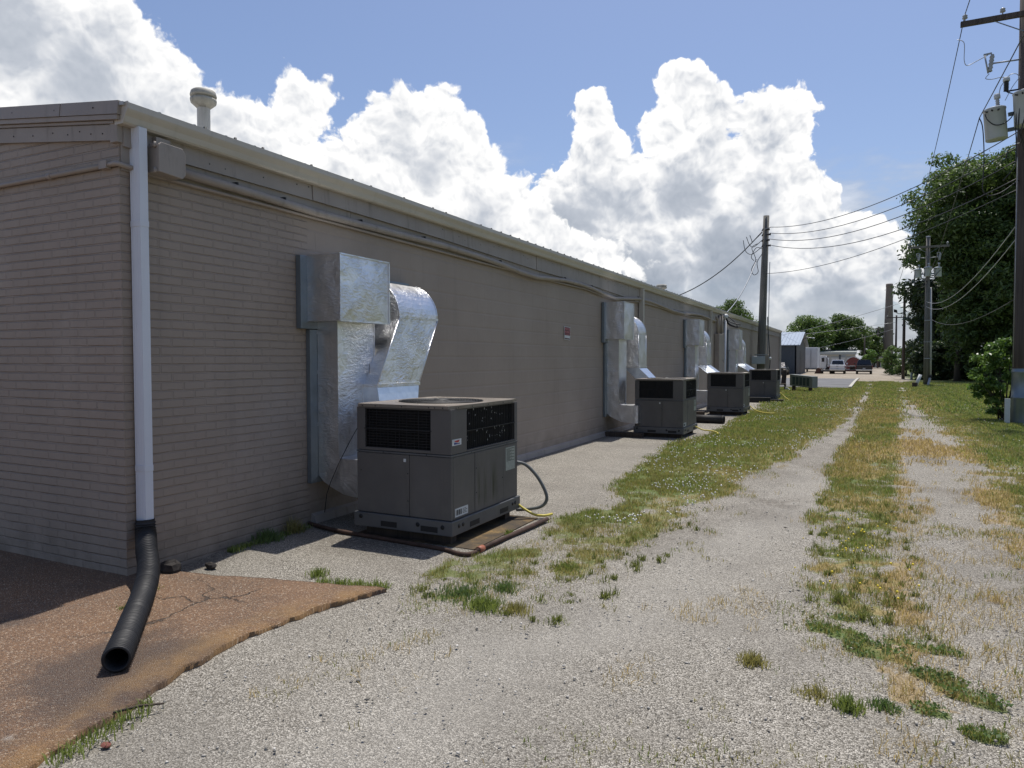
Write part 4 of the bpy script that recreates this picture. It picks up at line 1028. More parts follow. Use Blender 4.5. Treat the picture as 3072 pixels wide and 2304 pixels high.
# ---------------------------------------------------------------- foil-wrapped ducts
def rect_ring(c, ax, ay, hx, hy):
    c, ax, ay = Vector(c), Vector(ax), Vector(ay)
    return [c - ax * hx - ay * hy, c + ax * hx - ay * hy, c + ax * hx + ay * hy, c - ax * hx + ay * hy]
def seams(mb, pts, w=.012): 
    for a, b in pts: mb.beam(a, b, w, w)
def supply_duct(yb, zb0, zb1, wbox, label, uy):
    """box elbow on the wall, riser down it, low bend into the unit. yb: camera-side face of the box"""
    W = -4.775; d = thing('supply_duct', label, 'duct', (W, yb, 0), 'foil wrapped supply ducts')
    X = -4.326; y1 = yb + wbox
    MB().box(W, -4.715, yb - .09, y1 + .06, zb0 - .07, zb1 - .0).build('wall_collar', M['galv'], d, bevel=.003)
    bx = MB()
    # pillow-creased outer face: cross-broken sheet metal
    n = 8
    bx.box(-4.715, X - .004, yb, y1, zb0, zb1)
    cx = (yb + y1) / 2; cz = (zb0 + zb1) / 2
    bx.add([(X - .004, yb, zb0), (X - .004, y1, zb0), (X - .004, y1, zb1), (X - .004, yb, zb1), (X + .020, cx, cz)], [(0, 1, 4), (1, 2, 4), (2, 3, 4), (3, 0, 4)])
    box = bx.build('duct_box', M['foil'], d)
    sm = MB(); e = .003
    c8 = [(x, y, z) for x in (-4.70, X) for y in (yb, y1) for z in (zb0, zb1)]
    for a, b in (((X, yb, zb0), (X, y1, zb0)), ((X, yb, zb1), (X, y1, zb1)), ((X, yb, zb0), (X, yb, zb1)), ((X, y1, zb0), (X, y1, zb1)), ((-4.70, yb, zb1), (X, yb, zb1)), ((-4.70, y1, zb1), (X, y1, zb1))):
        sm.beam(a, b, .014, .014)
    sm.build('seam_tape', M['foil'], box)
    # riser
    ya, yc, Xr = yb + .138, yb + .138 + min(.56, wbox - .17), -4.476
    MB().box(W, -4.725, ya - .10, yc + .02, .40, zb0 - .075).build('wall_flashing', M['galv'], d, bevel=.003)
    r = MB(); zt = zb0 - .001
    prof = [(-4.722, zt), (Xr, zt), (Xr, .70), (Xr + .01, .655), (Xr + .04, .645), (-4.062, .645), (-4.062, .285), (-4.25, .285), (-4.42, .305), (-4.56, .36), (-4.66, .41), (-4.722, .47)]
    ncut = [(.0, 0)]
    r.prism([(x, ya, z) for x, z in prof], (0, yc - ya, 0))
    ro = r.build('riser', M['foil'], d, fixn=True)
    sm = MB()
    for z in (zb0 - .10, 1.47, .965): sm.box(-4.728, Xr + .004, ya - .004, yc + .004, z - .018, z + .018)
    sm.beam((Xr, ya, .70), (Xr, ya, zt), .012, .012); sm.beam((Xr, yc, .70), (Xr, yc, zt), .012, .012)
    sm.box(-4.16, -4.09, ya - .006, yc + .006, .28, .652)
    sm.build('seam_tape', M['foil'], ro)
    return d
def return_duct(yw, zt, w, lean, label, ulow, zl):
    """round-backed elbow out of the wall, offset leg leaning down to a pale transition into the unit"""
    W = -4.775; d = thing('return_duct', label, 'duct', (W, yw, 0), 'foil wrapped return ducts')
    X = -4.335; D = X - W; ze = zt - .40
    MB().box(W, -4.735, yw - .03, yw + w + .03, ze - .02, zt + .03).build('wall_collar', M['galv'], d, bevel=.003)
    e = MB(); sec = []
    n = 12
    # elbow: quarter bend about (W, ze)
    outer = [(W + .04, zt)] + [(W + .04 + (D - .04) * math.sin(t), ze + (zt - ze) * math.cos(t)) for t in np.linspace(.12, math.pi / 2, n)]
    inner = (W + .06, ze)
    poly = outer + [inner]
    e.prism([(x, yw, z) for x, z in poly], (0, w, 0))
    el = e.build('elbow', M['foil'], d, fixn=True)
    sm = MB()
    sm.box(W + .05, X + .008, yw - .008, yw + w + .008, ze - .012, ze + .012)
    for yy in (yw, yw + w): sm.tube([(x, yy, z) for x, z in outer], .008, 6)
    sm.build('seam_tape', M['foil'], el)
    # leaning leg
    zb = zl
    g = MB(); top = rect_ring(((X + W + .06) / 2, yw + w / 2, ze - .012), (1, 0, 0), (0, 1, 0), (X - W - .06) / 2, w / 2)
    xo = .06
    bot = rect_ring(((X + W + .06) / 2 + xo, yw + w / 2 + lean, zb), (1, 0, 0), (0, 1, 0), (X - W - .06) / 2 * .86, w / 2)
    mid = [a.lerp(b, .5) for a, b in zip(top, bot)]
    g.loft([bot, mid, top]); leg = g.build('offset_leg', M['foil'], d, fixn=True)
    sm = MB()
    for k in (1, 2): sm.tube([bot[k], top[k]], .008, 6)
    sm.box(bot[0].x - .006, bot[1].x + .012, bot[0].y - .01, bot[2].y + .01, zb - .018, zb + .014)
    sm.build('seam_tape', M['foil'], leg)
    tr = MB(); b2 = rect_ring((ulow[0], ulow[1], ulow[2]), (1, 0, 0), (0, 1, 0), .16, w / 2 * .84)
    tr.loft([b2, [v + Vector((0, 0, -.018)) for v in bot]]); tr.build('transition', M['foil2'], d, fixn=True)
    low = MB(); low.prism([(b2[0].x, b2[0].y, ulow[2]), (b2[1].x, b2[0].y, ulow[2]), (-4.07, b2[0].y, ulow[2] - .10), (-4.07, b2[0].y, .36), (b2[0].x, b2[0].y, .42)], (0, b2[2].y - b2[0].y, 0))
    low.build('unit_boot', M['foil'], d, fixn=True)
    return d
def foil_plain():
    m, N, b = new_mat('bare_sheet_metal'); p = N.coord()
    N.put(b.inputs['Base Color'], N.ramp(N.noise(p, 14, 4), [(.3, (.60, .66, .74)), (.7, (.74, .79, .86))]))
    b.inputs['Metallic'].default_value = .85; b.inputs['Roughness'].default_value = .32
    N.put(b.inputs['Normal'], N.bump(N.noise(p, 7, 3), .3, .01))
    return m
M['foil2'] = foil_plain()
SUP = [(5.20, 1.955, 2.572, .757), (13.93, 2.0, 2.752, .68), (21.36, 1.995, 2.765, .70), (28.98, 1.96, 2.745, .78)]
RET = [(6.15, 2.44, .735, -.43, (-4.40, 6.02, 1.0)), (15.0, 2.55, .60, -.06, (-4.16, 15.2, 1.12)), (22.5, 2.55, .60, -.06, (-3.98, 22.4, 1.10)), (30.2, 2.5, .60, -.06, (-3.9, 30.2, 1.08))]
SL = ['silver foil wrapped duct with a creased square box nearest the brick corner', 'silver duct box and riser just past the warning sign', 'silver duct box and riser left of the third downspout', 'smallest silver duct box and riser beyond the meter cabinets']
RL = ['silver foil duct with rounded elbow leaning down behind the nearest unit', 'silver return duct partly hidden behind the second wall box', 'silver return duct with pale transition behind the third unit', 'silver return duct with pale transition behind the farthest unit']
for s, r, a, b, u in zip(SUP, RET, SL, RL, UNITS):
    supply_duct(*s, a, u[1]); return_duct(r[0], r[1], r[2], r[3], b, r[4], 1.335 if r[0] < 7 else 1.42)

# control wire hanging down the first riser
cw = MB().tube([(-4.46, 5.80, 1.55), (-4.45, 5.78, 1.3), (-4.44, 5.70, 1.05), (-4.43, 5.45, .80), (-4.45, 5.32, .62), (-4.55, 5.31, .42), (-4.60, 5.31, .30), (-4.62, 5.30, .12)], .004, 5).build('control_wire', M['wire'], None, origin=(-4.46, 5.3, 0))
tag(cw, 'thin black wire trailing down the foil of the nearest duct', 'wire')

# ---------------------------------------------------------------- pad frame, hoses and pipes round the units
def catmull(ctrl, n=8):
    P = [Vector(c) for c in ctrl]; out = []
    for i in range(len(P) - 1):
        p0, p1, p2, p3 = P[max(i - 1, 0)], P[i], P[i + 1], P[min(i + 2, len(P) - 1)]
        for k in range(n):
            t = k / n; out.append(.5 * ((2 * p1) + (p2 - p0) * t + (2 * p0 - 5 * p1 + 4 * p2 - p3) * t * t + (3 * p1 - p0 - 3 * p2 + p3) * t ** 3))
    out.append(P[-1]); return out
def pad_mat():
    m, N, b = new_mat('stained_pad'); p = N.coord()
    c = N.ramp(N.noise(p, 3.2, 6, .68), [(.36, (.030, .024, .018)), (.52, (.085, .058, .028)), (.66, (.20, .125, .042)), (.8, (.26, .18, .08))])
    N.put(b.inputs['Base Color'], N.mix(N.noise(p, 40, 4, .7).step(.45, .7) * .5, c, (.05, .04, .03))); b.inputs['Roughness'].default_value = .9
    N.put(b.inputs['Normal'], N.bump(N.noise(p, 45, 4, .7), .7, .01)); return m
pad = MB().box(-4.12, -2.88, 5.13, 6.44, -.06, .010).build('concrete_pad', pad_mat(), None, origin=(-3.5, 5.8, 0))
tag(pad, 'orange stained concrete pad under the nearest air conditioner', 'pad')
fr = thing('drain_pipe', 'rusty dark pipe bent round the pad of the nearest air conditioner', 'pipe', (-2.82, 5.0, 0))
MB().tube(catmull([(-4.74, 5.22, .02), (-4.3, 5.10, .022), (-3.4, 5.02, .02), (-3.06, 4.98, .02), (-2.93, 4.93, .022), (-2.84, 4.92, .024), (-2.80, 4.98, .025), (-2.80, 5.08, .025)]), .019, 8).build('pipe_run', M['rust'], fr)
MB().tube([(-2.80, 5.02, .028), (-2.78, 5.6, .028), (-2.74, 6.35, .03)], .021, 8).build('pipe_run', M['rust'], fr)
MB().cyl((-2.80, 5.06, .028), (-2.80, 5.14, .028), .029, 10).build('coupling', paint('copper_fitting', (.26, .09, .05), .5, .2, 8), fr)
def hose(name, label, cat, ctrl, r, mat, group=None):
    o = MB().tube(catmull(ctrl), r, 8).build(name, mat, None, origin=ctrl[0]); return tag(o, label, cat, group)
hose('electrical_whip', 'grey flexible conduit looping from the side of the nearest air conditioner', 'conduit', [(-3.10, 6.41, .56), (-3.02, 6.46, .53), (-2.92, 6.50, .42), (-2.84, 6.52, .28), (-2.82, 6.52, .18), (-2.88, 6.50, .11), (-3.02, 6.46, .08), (-3.12, 6.44, .07)], .017, M['greyhose'])
hose('drain_line', 'yellow drain hose on the ground beside the nearest air conditioner', 'hose', [(-3.10, 6.40, .15), (-3.02, 6.40, .10), (-2.90, 6.40, .05), (-2.80, 6.42, .045), (-2.76, 6.52, .045)], .013, M['yellow'], 'yellow drain hoses')
hose('drain_line', 'yellow drain hose in the grass by the unit past the warning sign', 'hose', [(-3.17, 15.3, .16), (-3.0, 15.3, .09), (-2.8, 15.25, .08), (-2.68, 15.2, .05), (-2.66, 15.05, .04)], .014, M['yellow'], 'yellow drain hoses')
hose('drain_line', 'yellow drain hose in the clover by the unit between two others', 'hose', [(-2.95, 22.0, .2), (-2.8, 21.9, .10), (-2.6, 21.7, .05), (-2.35, 21.5, .04), (-2.2, 21.55, .04)], .015, M['yellow'], 'yellow drain hoses')
hose('drain_line', 'yellow drain hose at the foot of the farthest air conditioner', 'hose', [(-2.82, 29.3, .3), (-2.65, 29.2, .15), (-2.5, 29.0, .06), (-2.4, 28.9, .05)], .015, M['yellow'], 'yellow drain hoses')
bp = thing('black_pipe', 'short black pipe lying on the grit behind the second air conditioner', 'pipe', (-3.6, 18.0, 0))
MB().tube([(-3.95, 18.05, .10), (-3.05, 17.95, .10)], .10, 14).build('barrel', M['rubber'], bp); MB().lathe([(.07, -.01), (.105, -.01), (.105, .04), (.07, .04)], (-3.05, 17.95, .10), (1, -.1, 0), 14).build('flange', M['rubber'], bp)
for i, (a, b, z) in enumerate((((-3.9, 27.75), (-2.55, 27.85), .05), ((-3.7, 27.25), (-2.95, 27.3), .05), ((-3.7, 27.26), (-2.95, 27.31), .14))):
    o = MB().beam((*a, z), (*b, z), .2, .10).build('timber', M['rubber'], None, bevel=.006, origin=(*a, 0))
    tag(o, ['long black timber under the front edge of the farthest unit', 'lower short black timber in front of the farthest unit', 'upper short black timber stacked in front of the farthest unit'][i], 'timber', 'black timbers by the farthest unit')
for i, (x, y) in enumerate(((-4.35, 20.55), (-4.3, 14.05))):
    o = MB().box(x - .45, x + .35, y - .06, y + .08, -.03, .09).build('timber', M['lumber'], None, bevel=.008, origin=(x, y, 0))
    tag(o, ['dark timber sill at the foot of the third wall duct', 'dark timber sill at the foot of the second wall duct'][i], 'timber')

# ---------------------------------------------------------------- old condenser standing in the grass past the building
def old_condenser():
    c = thing('old_condenser', 'old grey green condenser unit tilted on two short legs in the grass', 'condenser', (-2.66, 37.55, 0))
    H = .56
    a, b = Vector((-3.20, 37.9, 0)), Vector((-2.12, 37.2, 0)); d = (b - a).normalized(); n = Vector((-d.y, d.x, 0)) * -1
    if n.y > 0: n = -n
    def P(u, v, z): 
        p = a + d * u - n * v; return (p.x, p.y, z + .27 - .09 * u / 1.3)
    L = (b - a).length
    body = MB().hexa([P(0, 0, 0), P(L, 0, 0), P(L, .42, 0), P(0, .42, 0)], [P(0, 0, H), P(L, 0, H), P(L, .42, H), P(0, .42, H)]).build('casing', M['condgrey'], c, bevel=.012, fixn=True)
    for i in range(5):
        u0 = .16 + i * (L - .28) / 5; u1 = u0 + (L - .28) / 5 - .05
        MB().hexa([P(u0, -.004, .08), P(u1, -.004, .08), P(u1, .01, .08), P(u0, .01, .08)], [P(u0, -.004, H - .10), P(u1, -.004, H - .10), P(u1, .01, H - .10), P(u0, .01, H - .10)]).build('louvre_panel', paint('louvre_dark', (.035, .05, .05), .5, .2, 6), body, fixn=True)
    for u in (.12, L - .22):
        p0, p1 = Vector(P(u, .02, 0)), Vector(P(u + .14, .3, 0))
        MB().box(p0.x, p0.x + .16, p0.y, p0.y + .3, -.05, min(p0.z, p1.z)).build('leg', M['lumber'], c)
old_condenser()
def scrap_chair():
    c = thing('lawn_chair', 'dark broken lawn chair against the far corner of the building', 'chair', (-3.72, 38.6, 0))
    ox, oy = -3.72, 38.6
    s = MB()
    for i in range(2): s.hexa([(ox - .3 + i * .34, oy, .30), (ox - .02 + i * .30, oy, .30), (ox - .02 + i * .30, oy + .06, .30), (ox - .3 + i * .34, oy + .06, .30)], [(ox - .34 + i * .42, oy + .2, .98 - .05 * i), (ox - .12 + i * .42, oy + .2, 1.0), (ox - .12 + i * .42, oy + .26, 1.0), (ox - .34 + i * .42, oy + .26, .98 - .05 * i)])
    s.build('backrest', M['lumber'], c, fixn=True)
    MB().box(ox - .3, ox + .3, oy - .4, oy + .05, .28, .34).build('seat', M['lumber'], c, bevel=.01)
    for x, y in ((-.26, -.36), (.26, -.36), (-.26, .04), (.26, .04)): MB().box(ox + x - .03, ox + x + .03, oy + y - .03, oy + y + .03, -.05, .28).build('leg', M['lumber'], c)
    w = MB().hexa([(-3.42, 38.2, -.03), (-3.12, 38.1, -.03), (-3.12, 38.4, -.03), (-3.42, 38.5, -.03)], [(-3.46, 38.22, .18), (-3.34, 38.2, .15), (-3.34, 38.3, .15), (-3.46, 38.4, .18)]).build('scrap_panel', M['label'], None, fixn=True, origin=(-3.3, 38.3, 0))
    tag(w, 'white scrap of sheet lying beside the broken lawn chair', 'scrap')
scrap_chair()

# ---------------------------------------------------------------- utility poles and wires
def sag_pts(a, b, sag, n=18):
    a, b = Vector(a), Vector(b)
    return [a.lerp(b, i / n) - Vector((0, 0, sag * 4 * (i / n) * (1 - i / n))) for i in range(n + 1)]
def wire(label, a, b, sag=.4, r=.012, mat='wire', group=None, cat='cable', name='overhead_wire', n=18):
    o = MB().tube(sag_pts(a, b, sag, n), r, 5).build(name, M[mat], None, origin=a)
    return tag(o, label, cat, group)
def insulator(mb, p, s=1.0):
    mb.lathe([(.012 * s, 0), (.012 * s, .05 * s), (.05 * s, .06 * s), (.055 * s, .075 * s), (.035 * s, .095 * s), (.05 * s, .105 * s), (.05 * s, .12 * s), (.02 * s, .145 * s), (.001, .15 * s)], p, seg=12)
def bushing(mb, p, h, r, axis=(0, 0, 1), n=6):
    pr = [(r * .6, 0)]
    for i in range(n): pr += [(r, h * (i + .2) / n), (r * .68, h * (i + .75) / n)]
    pr += [(r * .6, h)]
    mb.lathe(pr, p, axis, 12)
def can(root, c, h, r, tilt=(0, 0, 1), mark=None, bush=.30):
    """pole transformer; c = centre of its base"""
    c = Vector(c); d = Vector(tilt).normalized(); top = c + d * h
    m = MB().lathe([(.001, 0), (r * .96, 0), (r, .012), (r, h - .05), (r * 1.05, h - .045), (r * 1.05, h - .012), (r * .98, h), (r * .5, h + .03), (.001, h + .04)], c, d, 26)
    t = m.build('transformer', M['xfmr'], root)
    b = MB(); bushing(b, top + d * .02 + Vector((.08 * r / .24, 0, 0)), bush, .05 * r / .24, d); b.build('bushing', M['porc'], t)
    b = MB(); q = top + d * (.02 + bush * .72) + Vector((.08 * r / .24, 0, 0)); b.lathe([(.001, 0), (.07 * r / .24, 0), (.072 * r / .24, bush * .36), (.001, bush * .38)], q, d, 8); b.build('bushing_cap', M['xfmr'], t)
    b = MB()
    for k in range(3):
        a = -2.4 + k * .5; p = c + d * (h * .86) + Vector((math.cos(a) * r, math.sin(a) * r, 0)); b.cyl(p, p + Vector((math.cos(a), math.sin(a), 0)) * .07, .018, 8)
    b.build('terminal', M['black'], t)
    return t
def cutout(root, p, pole_p, s=1.0):
    p, pole_p = Vector(p), Vector(pole_p)
    b = MB().tube([pole_p, p + (pole_p - p).normalized() * .06], .017 * s, 8).build('bracket', M['alu'], root)
    m = MB(); bushing(m, p + Vector((0, 0, -.17 * s)), .36 * s, .05 * s, (.12, 0, 1), 5); f = m.build('fuse_cutout', M['porc'], root)
    MB().cyl(p + Vector((-.10 * s, -.02, .20 * s)), p + Vector((-.03 * s, -.02, -.2 * s)), .016 * s, 8).beam(p + Vector((-.12 * s, -.02, .2 * s)), p + Vector((.03 * s, -.02, .21 * s)), .03 * s, .03 * s).build('fuse_tube', M['alu'], f)
    return f

def near_pole():
    bx, by = 3.525, 21.2
    pl = thing('utility_pole', 'big brown utility pole with crossarm and transformers beside the bush', 'utility pole', (bx, by, 0), 'utility poles along the alley')
    MB().tube([(bx, by, -.3), (bx - .01, by, 2.5), (bx - .05, by, 7), (bx - .09, by, 12.2)], [.185, .172, .15, .125], 22).build('mast', M['pole'], pl)
    MB().lathe([(.192, -.05), (.192, .62), (.199, .63), (.199, .66), (.19, .67), (.188, 1.25), (.195, 1.26), (.195, 1.30), (.186, 1.31), (.184, 1.36)], (bx, by, 0), seg=22).build('metal_guard', M['galv'], pl)
    MB().box(bx - .34, bx - .23, by - .2, by - .12, -.05, .62).build('ground_moulding', M['label'], pl)
    z = 9.90
    arm = MB().box(2.08, 4.86, by - .20, by - .10, z - .06, z + .065).build('crossarm', M['pole'], pl, bevel=.006)
    br = MB()
    br.beam((2.78, by - .15, z - .05), (3.42, by - .12, z - .42), .035, .012); br.beam((4.2, by - .15, z - .05), (3.52, by - .12, z - .42), .035, .012)
    br.build('brace', M['galv'], arm)
    for x in (2.17, 2.95, 4.1, 4.78):
        i = MB(); insulator(i, (x, by - .15, z + .065), 1.15); i.build('insulator', M['porc'], arm)
    can(pl, (2.875, 20.95, 6.94), .76, .232, (-.085, 0, 1))
    t2 = can(pl, (3.42, 20.72, 7.15), .80, .235, (-.05, 0, 1))
    text_part('lettering', '10', .13, M['black'], t2, (3.385 - bx, 20.478 - by, 7.60), (R(90), 0, 0))
    for z in (7.15, 7.52):
        MB().beam((3.10, 20.97, z), (3.45, 21.02, z + .05), .035, .09).build('hanger_bracket', M['galv'], pl)
    cutout(pl, (2.70, 20.95, 8.80), (3.44, 21.15, 8.86), 1.15)
    a = MB(); bushing(a, (3.03, 20.85, 8.05), .24, .06, (0, 0, 1), 7); ar = a.build('arrester', M['black'], pl)
    MB().lathe([(.001, 0), (.075, 0), (.072, .085), (.001, .09)], (3.03, 20.85, 8.29), seg=8).build('arrester_cap', M['xfmr'], ar)
    MB().beam((3.03, 20.86, 8.05), (3.30, 20.9, 8.07), .03, .03).beam((3.05, 20.86, 8.03), (3.26, 20.86, 7.93), .02, .02).build('arrester_arm', M['black'], ar)
    # jumpers and secondary leads
    j = MB()
    for ctrl, r in (([(2.02, 21.05, 9.55), (2.16, 21.0, 9.42), (2.17, 21.0, 9.0), (2.24, 21.0, 8.86), (2.45, 21.0, 8.94), (2.66, 20.95, 9.02)], .009),
                    ([(2.69, 20.95, 8.56), (2.62, 20.95, 8.46), (2.75, 20.95, 8.42), (2.92, 20.9, 8.42), (3.02, 20.85, 8.38)], .009),
                    ([(3.03, 20.85, 8.36), (3.12, 20.85, 8.44), (3.24, 20.85, 8.42), (3.30, 20.85, 8.30)], .009),
                    ([(3.0, 20.85, 8.3), (2.93, 20.9, 8.2), (2.90, 20.92, 8.05)], .009),
                    ([(3.30, 20.85, 8.35), (3.16, 20.9, 8.15), (3.02, 20.9, 7.85)], .008)): j.tube(catmull(ctrl, 6), r, 5)
    j.build('jumper_wire', M['alu'], pl)
    for ctrl, r in (([(2.60, 20.80, 7.58), (2.64, 20.68, 7.38), (2.78, 20.62, 7.22), (2.95, 20.62, 7.22), (3.12, 20.65, 7.36), (3.22, 20.7, 7.62)], .014),
                    ([(2.50, 20.85, 7.48), (2.56, 20.8, 7.25), (2.60, 20.8, 6.7), (2.60, 20.8, 6.1), (2.60, 20.85, 5.75), (2.72, 20.9, 5.60), (3.0, 20.95, 5.66), (3.36, 21.1, 5.95)], .013),
                    ([(3.24, 20.62, 7.75), (3.20, 20.6, 7.2), (3.22, 20.6, 6.7), (3.20, 20.6, 6.2), (3.0, 20.8, 5.9)], .014),
                    ([(3.28, 20.55, 7.75), (3.24, 20.55, 7.1), (3.30, 20.6, 6.85), (3.40, 20.8, 6.6), (3.5, 21.0, 6.5)], .014),
                    ([(3.40, 20.48, 7.75), (3.36, 20.5, 7.3), (3.30, 20.55, 6.95), (3.42, 20.8, 6.7)], .014),
                    ([(3.40, 20.95, 6.82), (3.16, 20.9, 6.72), (3.08, 20.9, 6.55), (3.07, 20.9, 6.45)], .012)):
        MB().tube(catmull(ctrl, 6), r, 6).build('secondary_lead', M['wire'], pl)
    MB().tube([(3.335, 21.03, 1.4), (3.33, 21.03, 4), (3.32, 21.04, 6.5)], .008, 5).build('ground_wire', M['alu'], pl)
near_pole()

def second_pole():
    bx, by = 3.55, 49.8; g = float(terr(bx, by))
    pl = thing('utility_pole', 'weathered grey utility pole with three transformers in front of the tall trees', 'utility pole', (bx, by, g), 'utility poles along the alley')
    MB().tube([(bx, by, g - .3), (bx - .02, by, 4), (bx - .05, by, 8.95)], [.165, .14, .108], 16).build('mast', M['pole_grey'], pl)
    MB().lathe([(.116, 0), (.116, .06), (.001, .07)], (bx - .05, by, 8.93), seg=14).build('pole_cap', M['alu'], pl)
    a = MB().box(2.42, 4.6, by - .18, by - .07, 8.28, 8.40).build('crossarm', M['pole_grey'], pl, bevel=.005)
    b = MB(); b.beam((2.95, by - .12, 8.3), (3.5, by - .1, 7.95), .03, .012); b.beam((4.1, by - .12, 8.3), (3.55, by - .1, 7.95), .03, .012); b.build('brace', M['galv'], a)
    for x in (2.5, 4.5): i = MB(); insulator(i, (x, by - .12, 8.40), 1.3); i.build('insulator', M['porc'], a)
    cutout(pl, (3.02, by - .1, 7.72), (3.5, by - .1, 7.66), 1.2); cutout(pl, (4.10, by - .1, 7.72), (3.58, by - .1, 7.68), 1.2)
    can(pl, (2.99, by - .2, 6.50), .52, .195, (-.03, 0, 1), bush=.22); can(pl, (3.49, by - .35, 6.55), .55, .195, (-.02, 0, 1), bush=.2); can(pl, (4.03, by - .1, 6.52), .56, .20, (-.02, 0, 1), bush=.24)
    MB().beam((3.1, by - .1, 6.72), (3.95, by - .1, 6.72), .05, .08).build('hanger_bracket', M['galv'], pl)
    for ctrl in ([(2.82, by - .3, 6.85), (2.78, by - .3, 6.4), (2.9, by - .3, 6.0), (3.2, by - .2, 5.9), (3.45, by - .15, 6.1)], [(3.3, by - .5, 6.8), (3.3, by - .4, 6.4), (3.5, by - .2, 6.2)], [(4.15, by - .3, 6.9), (3.9, by - .3, 6.6), (3.7, by - .2, 6.3)]):
        MB().tube(catmull(ctrl, 5), .016, 5).build('secondary_lead', M['wire'], pl)
    MB().tube([(3.76, by - .12, g + .55), (3.74, by - .12, 3), (3.68, by - .12, 5.9)], .052, 10).build('riser_conduit', paint('riser_pvc', (.36, .36, .345), .5, .06, 2), pl)
    MB().box(3.68, 3.84, by - .2, by - .04, g + .45, g + .60).build('conduit_boot', M['black'], pl)
    MB().beam((3.75, by - .12, g + .5), (3.62, by - .35, g - .02), .10, .10).build('sweep_elbow', M['alu'], pl)
    s = MB()
    for z in (2.6, 1.6, 3.9): s.box(bx - .16, bx + .27, by - .19, by - .13, z, z + .04)
    s.build('strap', M['alu'], pl)
second_pole()

def line_pole(label, bx, by, top, arm, armz, mat, lean=0.0, r=.10, extra=None):
    g = float(terr(bx, by))
    pl = thing('utility_pole', label, 'utility pole', (bx, by, g), 'utility poles along the alley')
    MB().tube([(bx, by, g - .3), (bx + lean * .5, by, top / 2), (bx + lean, by, top)], [r * 1.35, r * 1.15, r * .9], 12).build('mast', M[mat], pl)
    if arm:
        a = MB().box(bx - arm[0], bx + arm[1], by - .16, by - .06, armz - .06, armz + .06).build('crossarm', M[mat], pl)
        b = MB(); b.beam((bx - arm[0] * .55, by - .1, armz - .05), (bx, by - .1, armz - .45), .03, .012); b.beam((bx + arm[1] * .55, by - .1, armz - .05), (bx, by - .1, armz - .45), .03, .012); b.build('brace', M['galv'], a)
        for x in (bx - arm[0] + .06, bx + arm[1] * .5, bx + arm[1] - .06): i = MB(); insulator(i, (x, by - .11, armz + .06), 1.4); i.build('insulator', M['porc'], a)
    return pl
p3 = line_pole('dark thin utility pole with a flood lamp and a street lamp arm', 3.25, 70.0, 7.62, (.88, .88), 7.22, 'pole')
MB().beam((3.2, 69.9, 5.45), (2.66, 69.85, 5.52), .04, .04).build('lamp_arm', M['black'], p3)
MB().hexa([(2.44, 69.72, 5.62), (2.70, 69.72, 5.55), (2.74, 69.95, 5.55), (2.48, 69.95, 5.62)], [(2.42, 69.66, 5.88), (2.66, 69.66, 5.82), (2.70, 69.90, 5.80), (2.46, 69.9, 5.86)]).build('flood_lamp', M['black'], p3, bevel=.02, fixn=True)
MB().tube([(3.28, 69.9, 5.6), (3.5, 69.9, 5.7), (3.75, 69.9, 5.74)], .025, 6).build('lamp_arm', M['alu'], p3)
MB().lathe([(.001, .07), (.09, .05), (.12, 0), (.10, -.05), (.001, -.07)], (3.86, 69.9, 5.73), (.2, 0, 1), 10).build('street_lamp', M['xfmr'], p3)
MB().lathe([(.13, 0), (.13, .16)], (3.27, 69.98, 5.28), seg=12).build('band', M['label'], p3)
line_pole('distant utility pole with a short crossarm between the chimney and the lamp pole', 3.95, 104, 7.2, (1.1, 1.1), 6.9, 'pole', r=.11)
line_pole('thin distant pole without a crossarm behind the black pickup', .42, 132, 5.3, None, 0, 'pole', r=.10)
line_pole('distant utility pole left of the chimney foot', 2.9, 160, 8.0, (1.0, 1.0), 7.6, 'pole', r=.12)

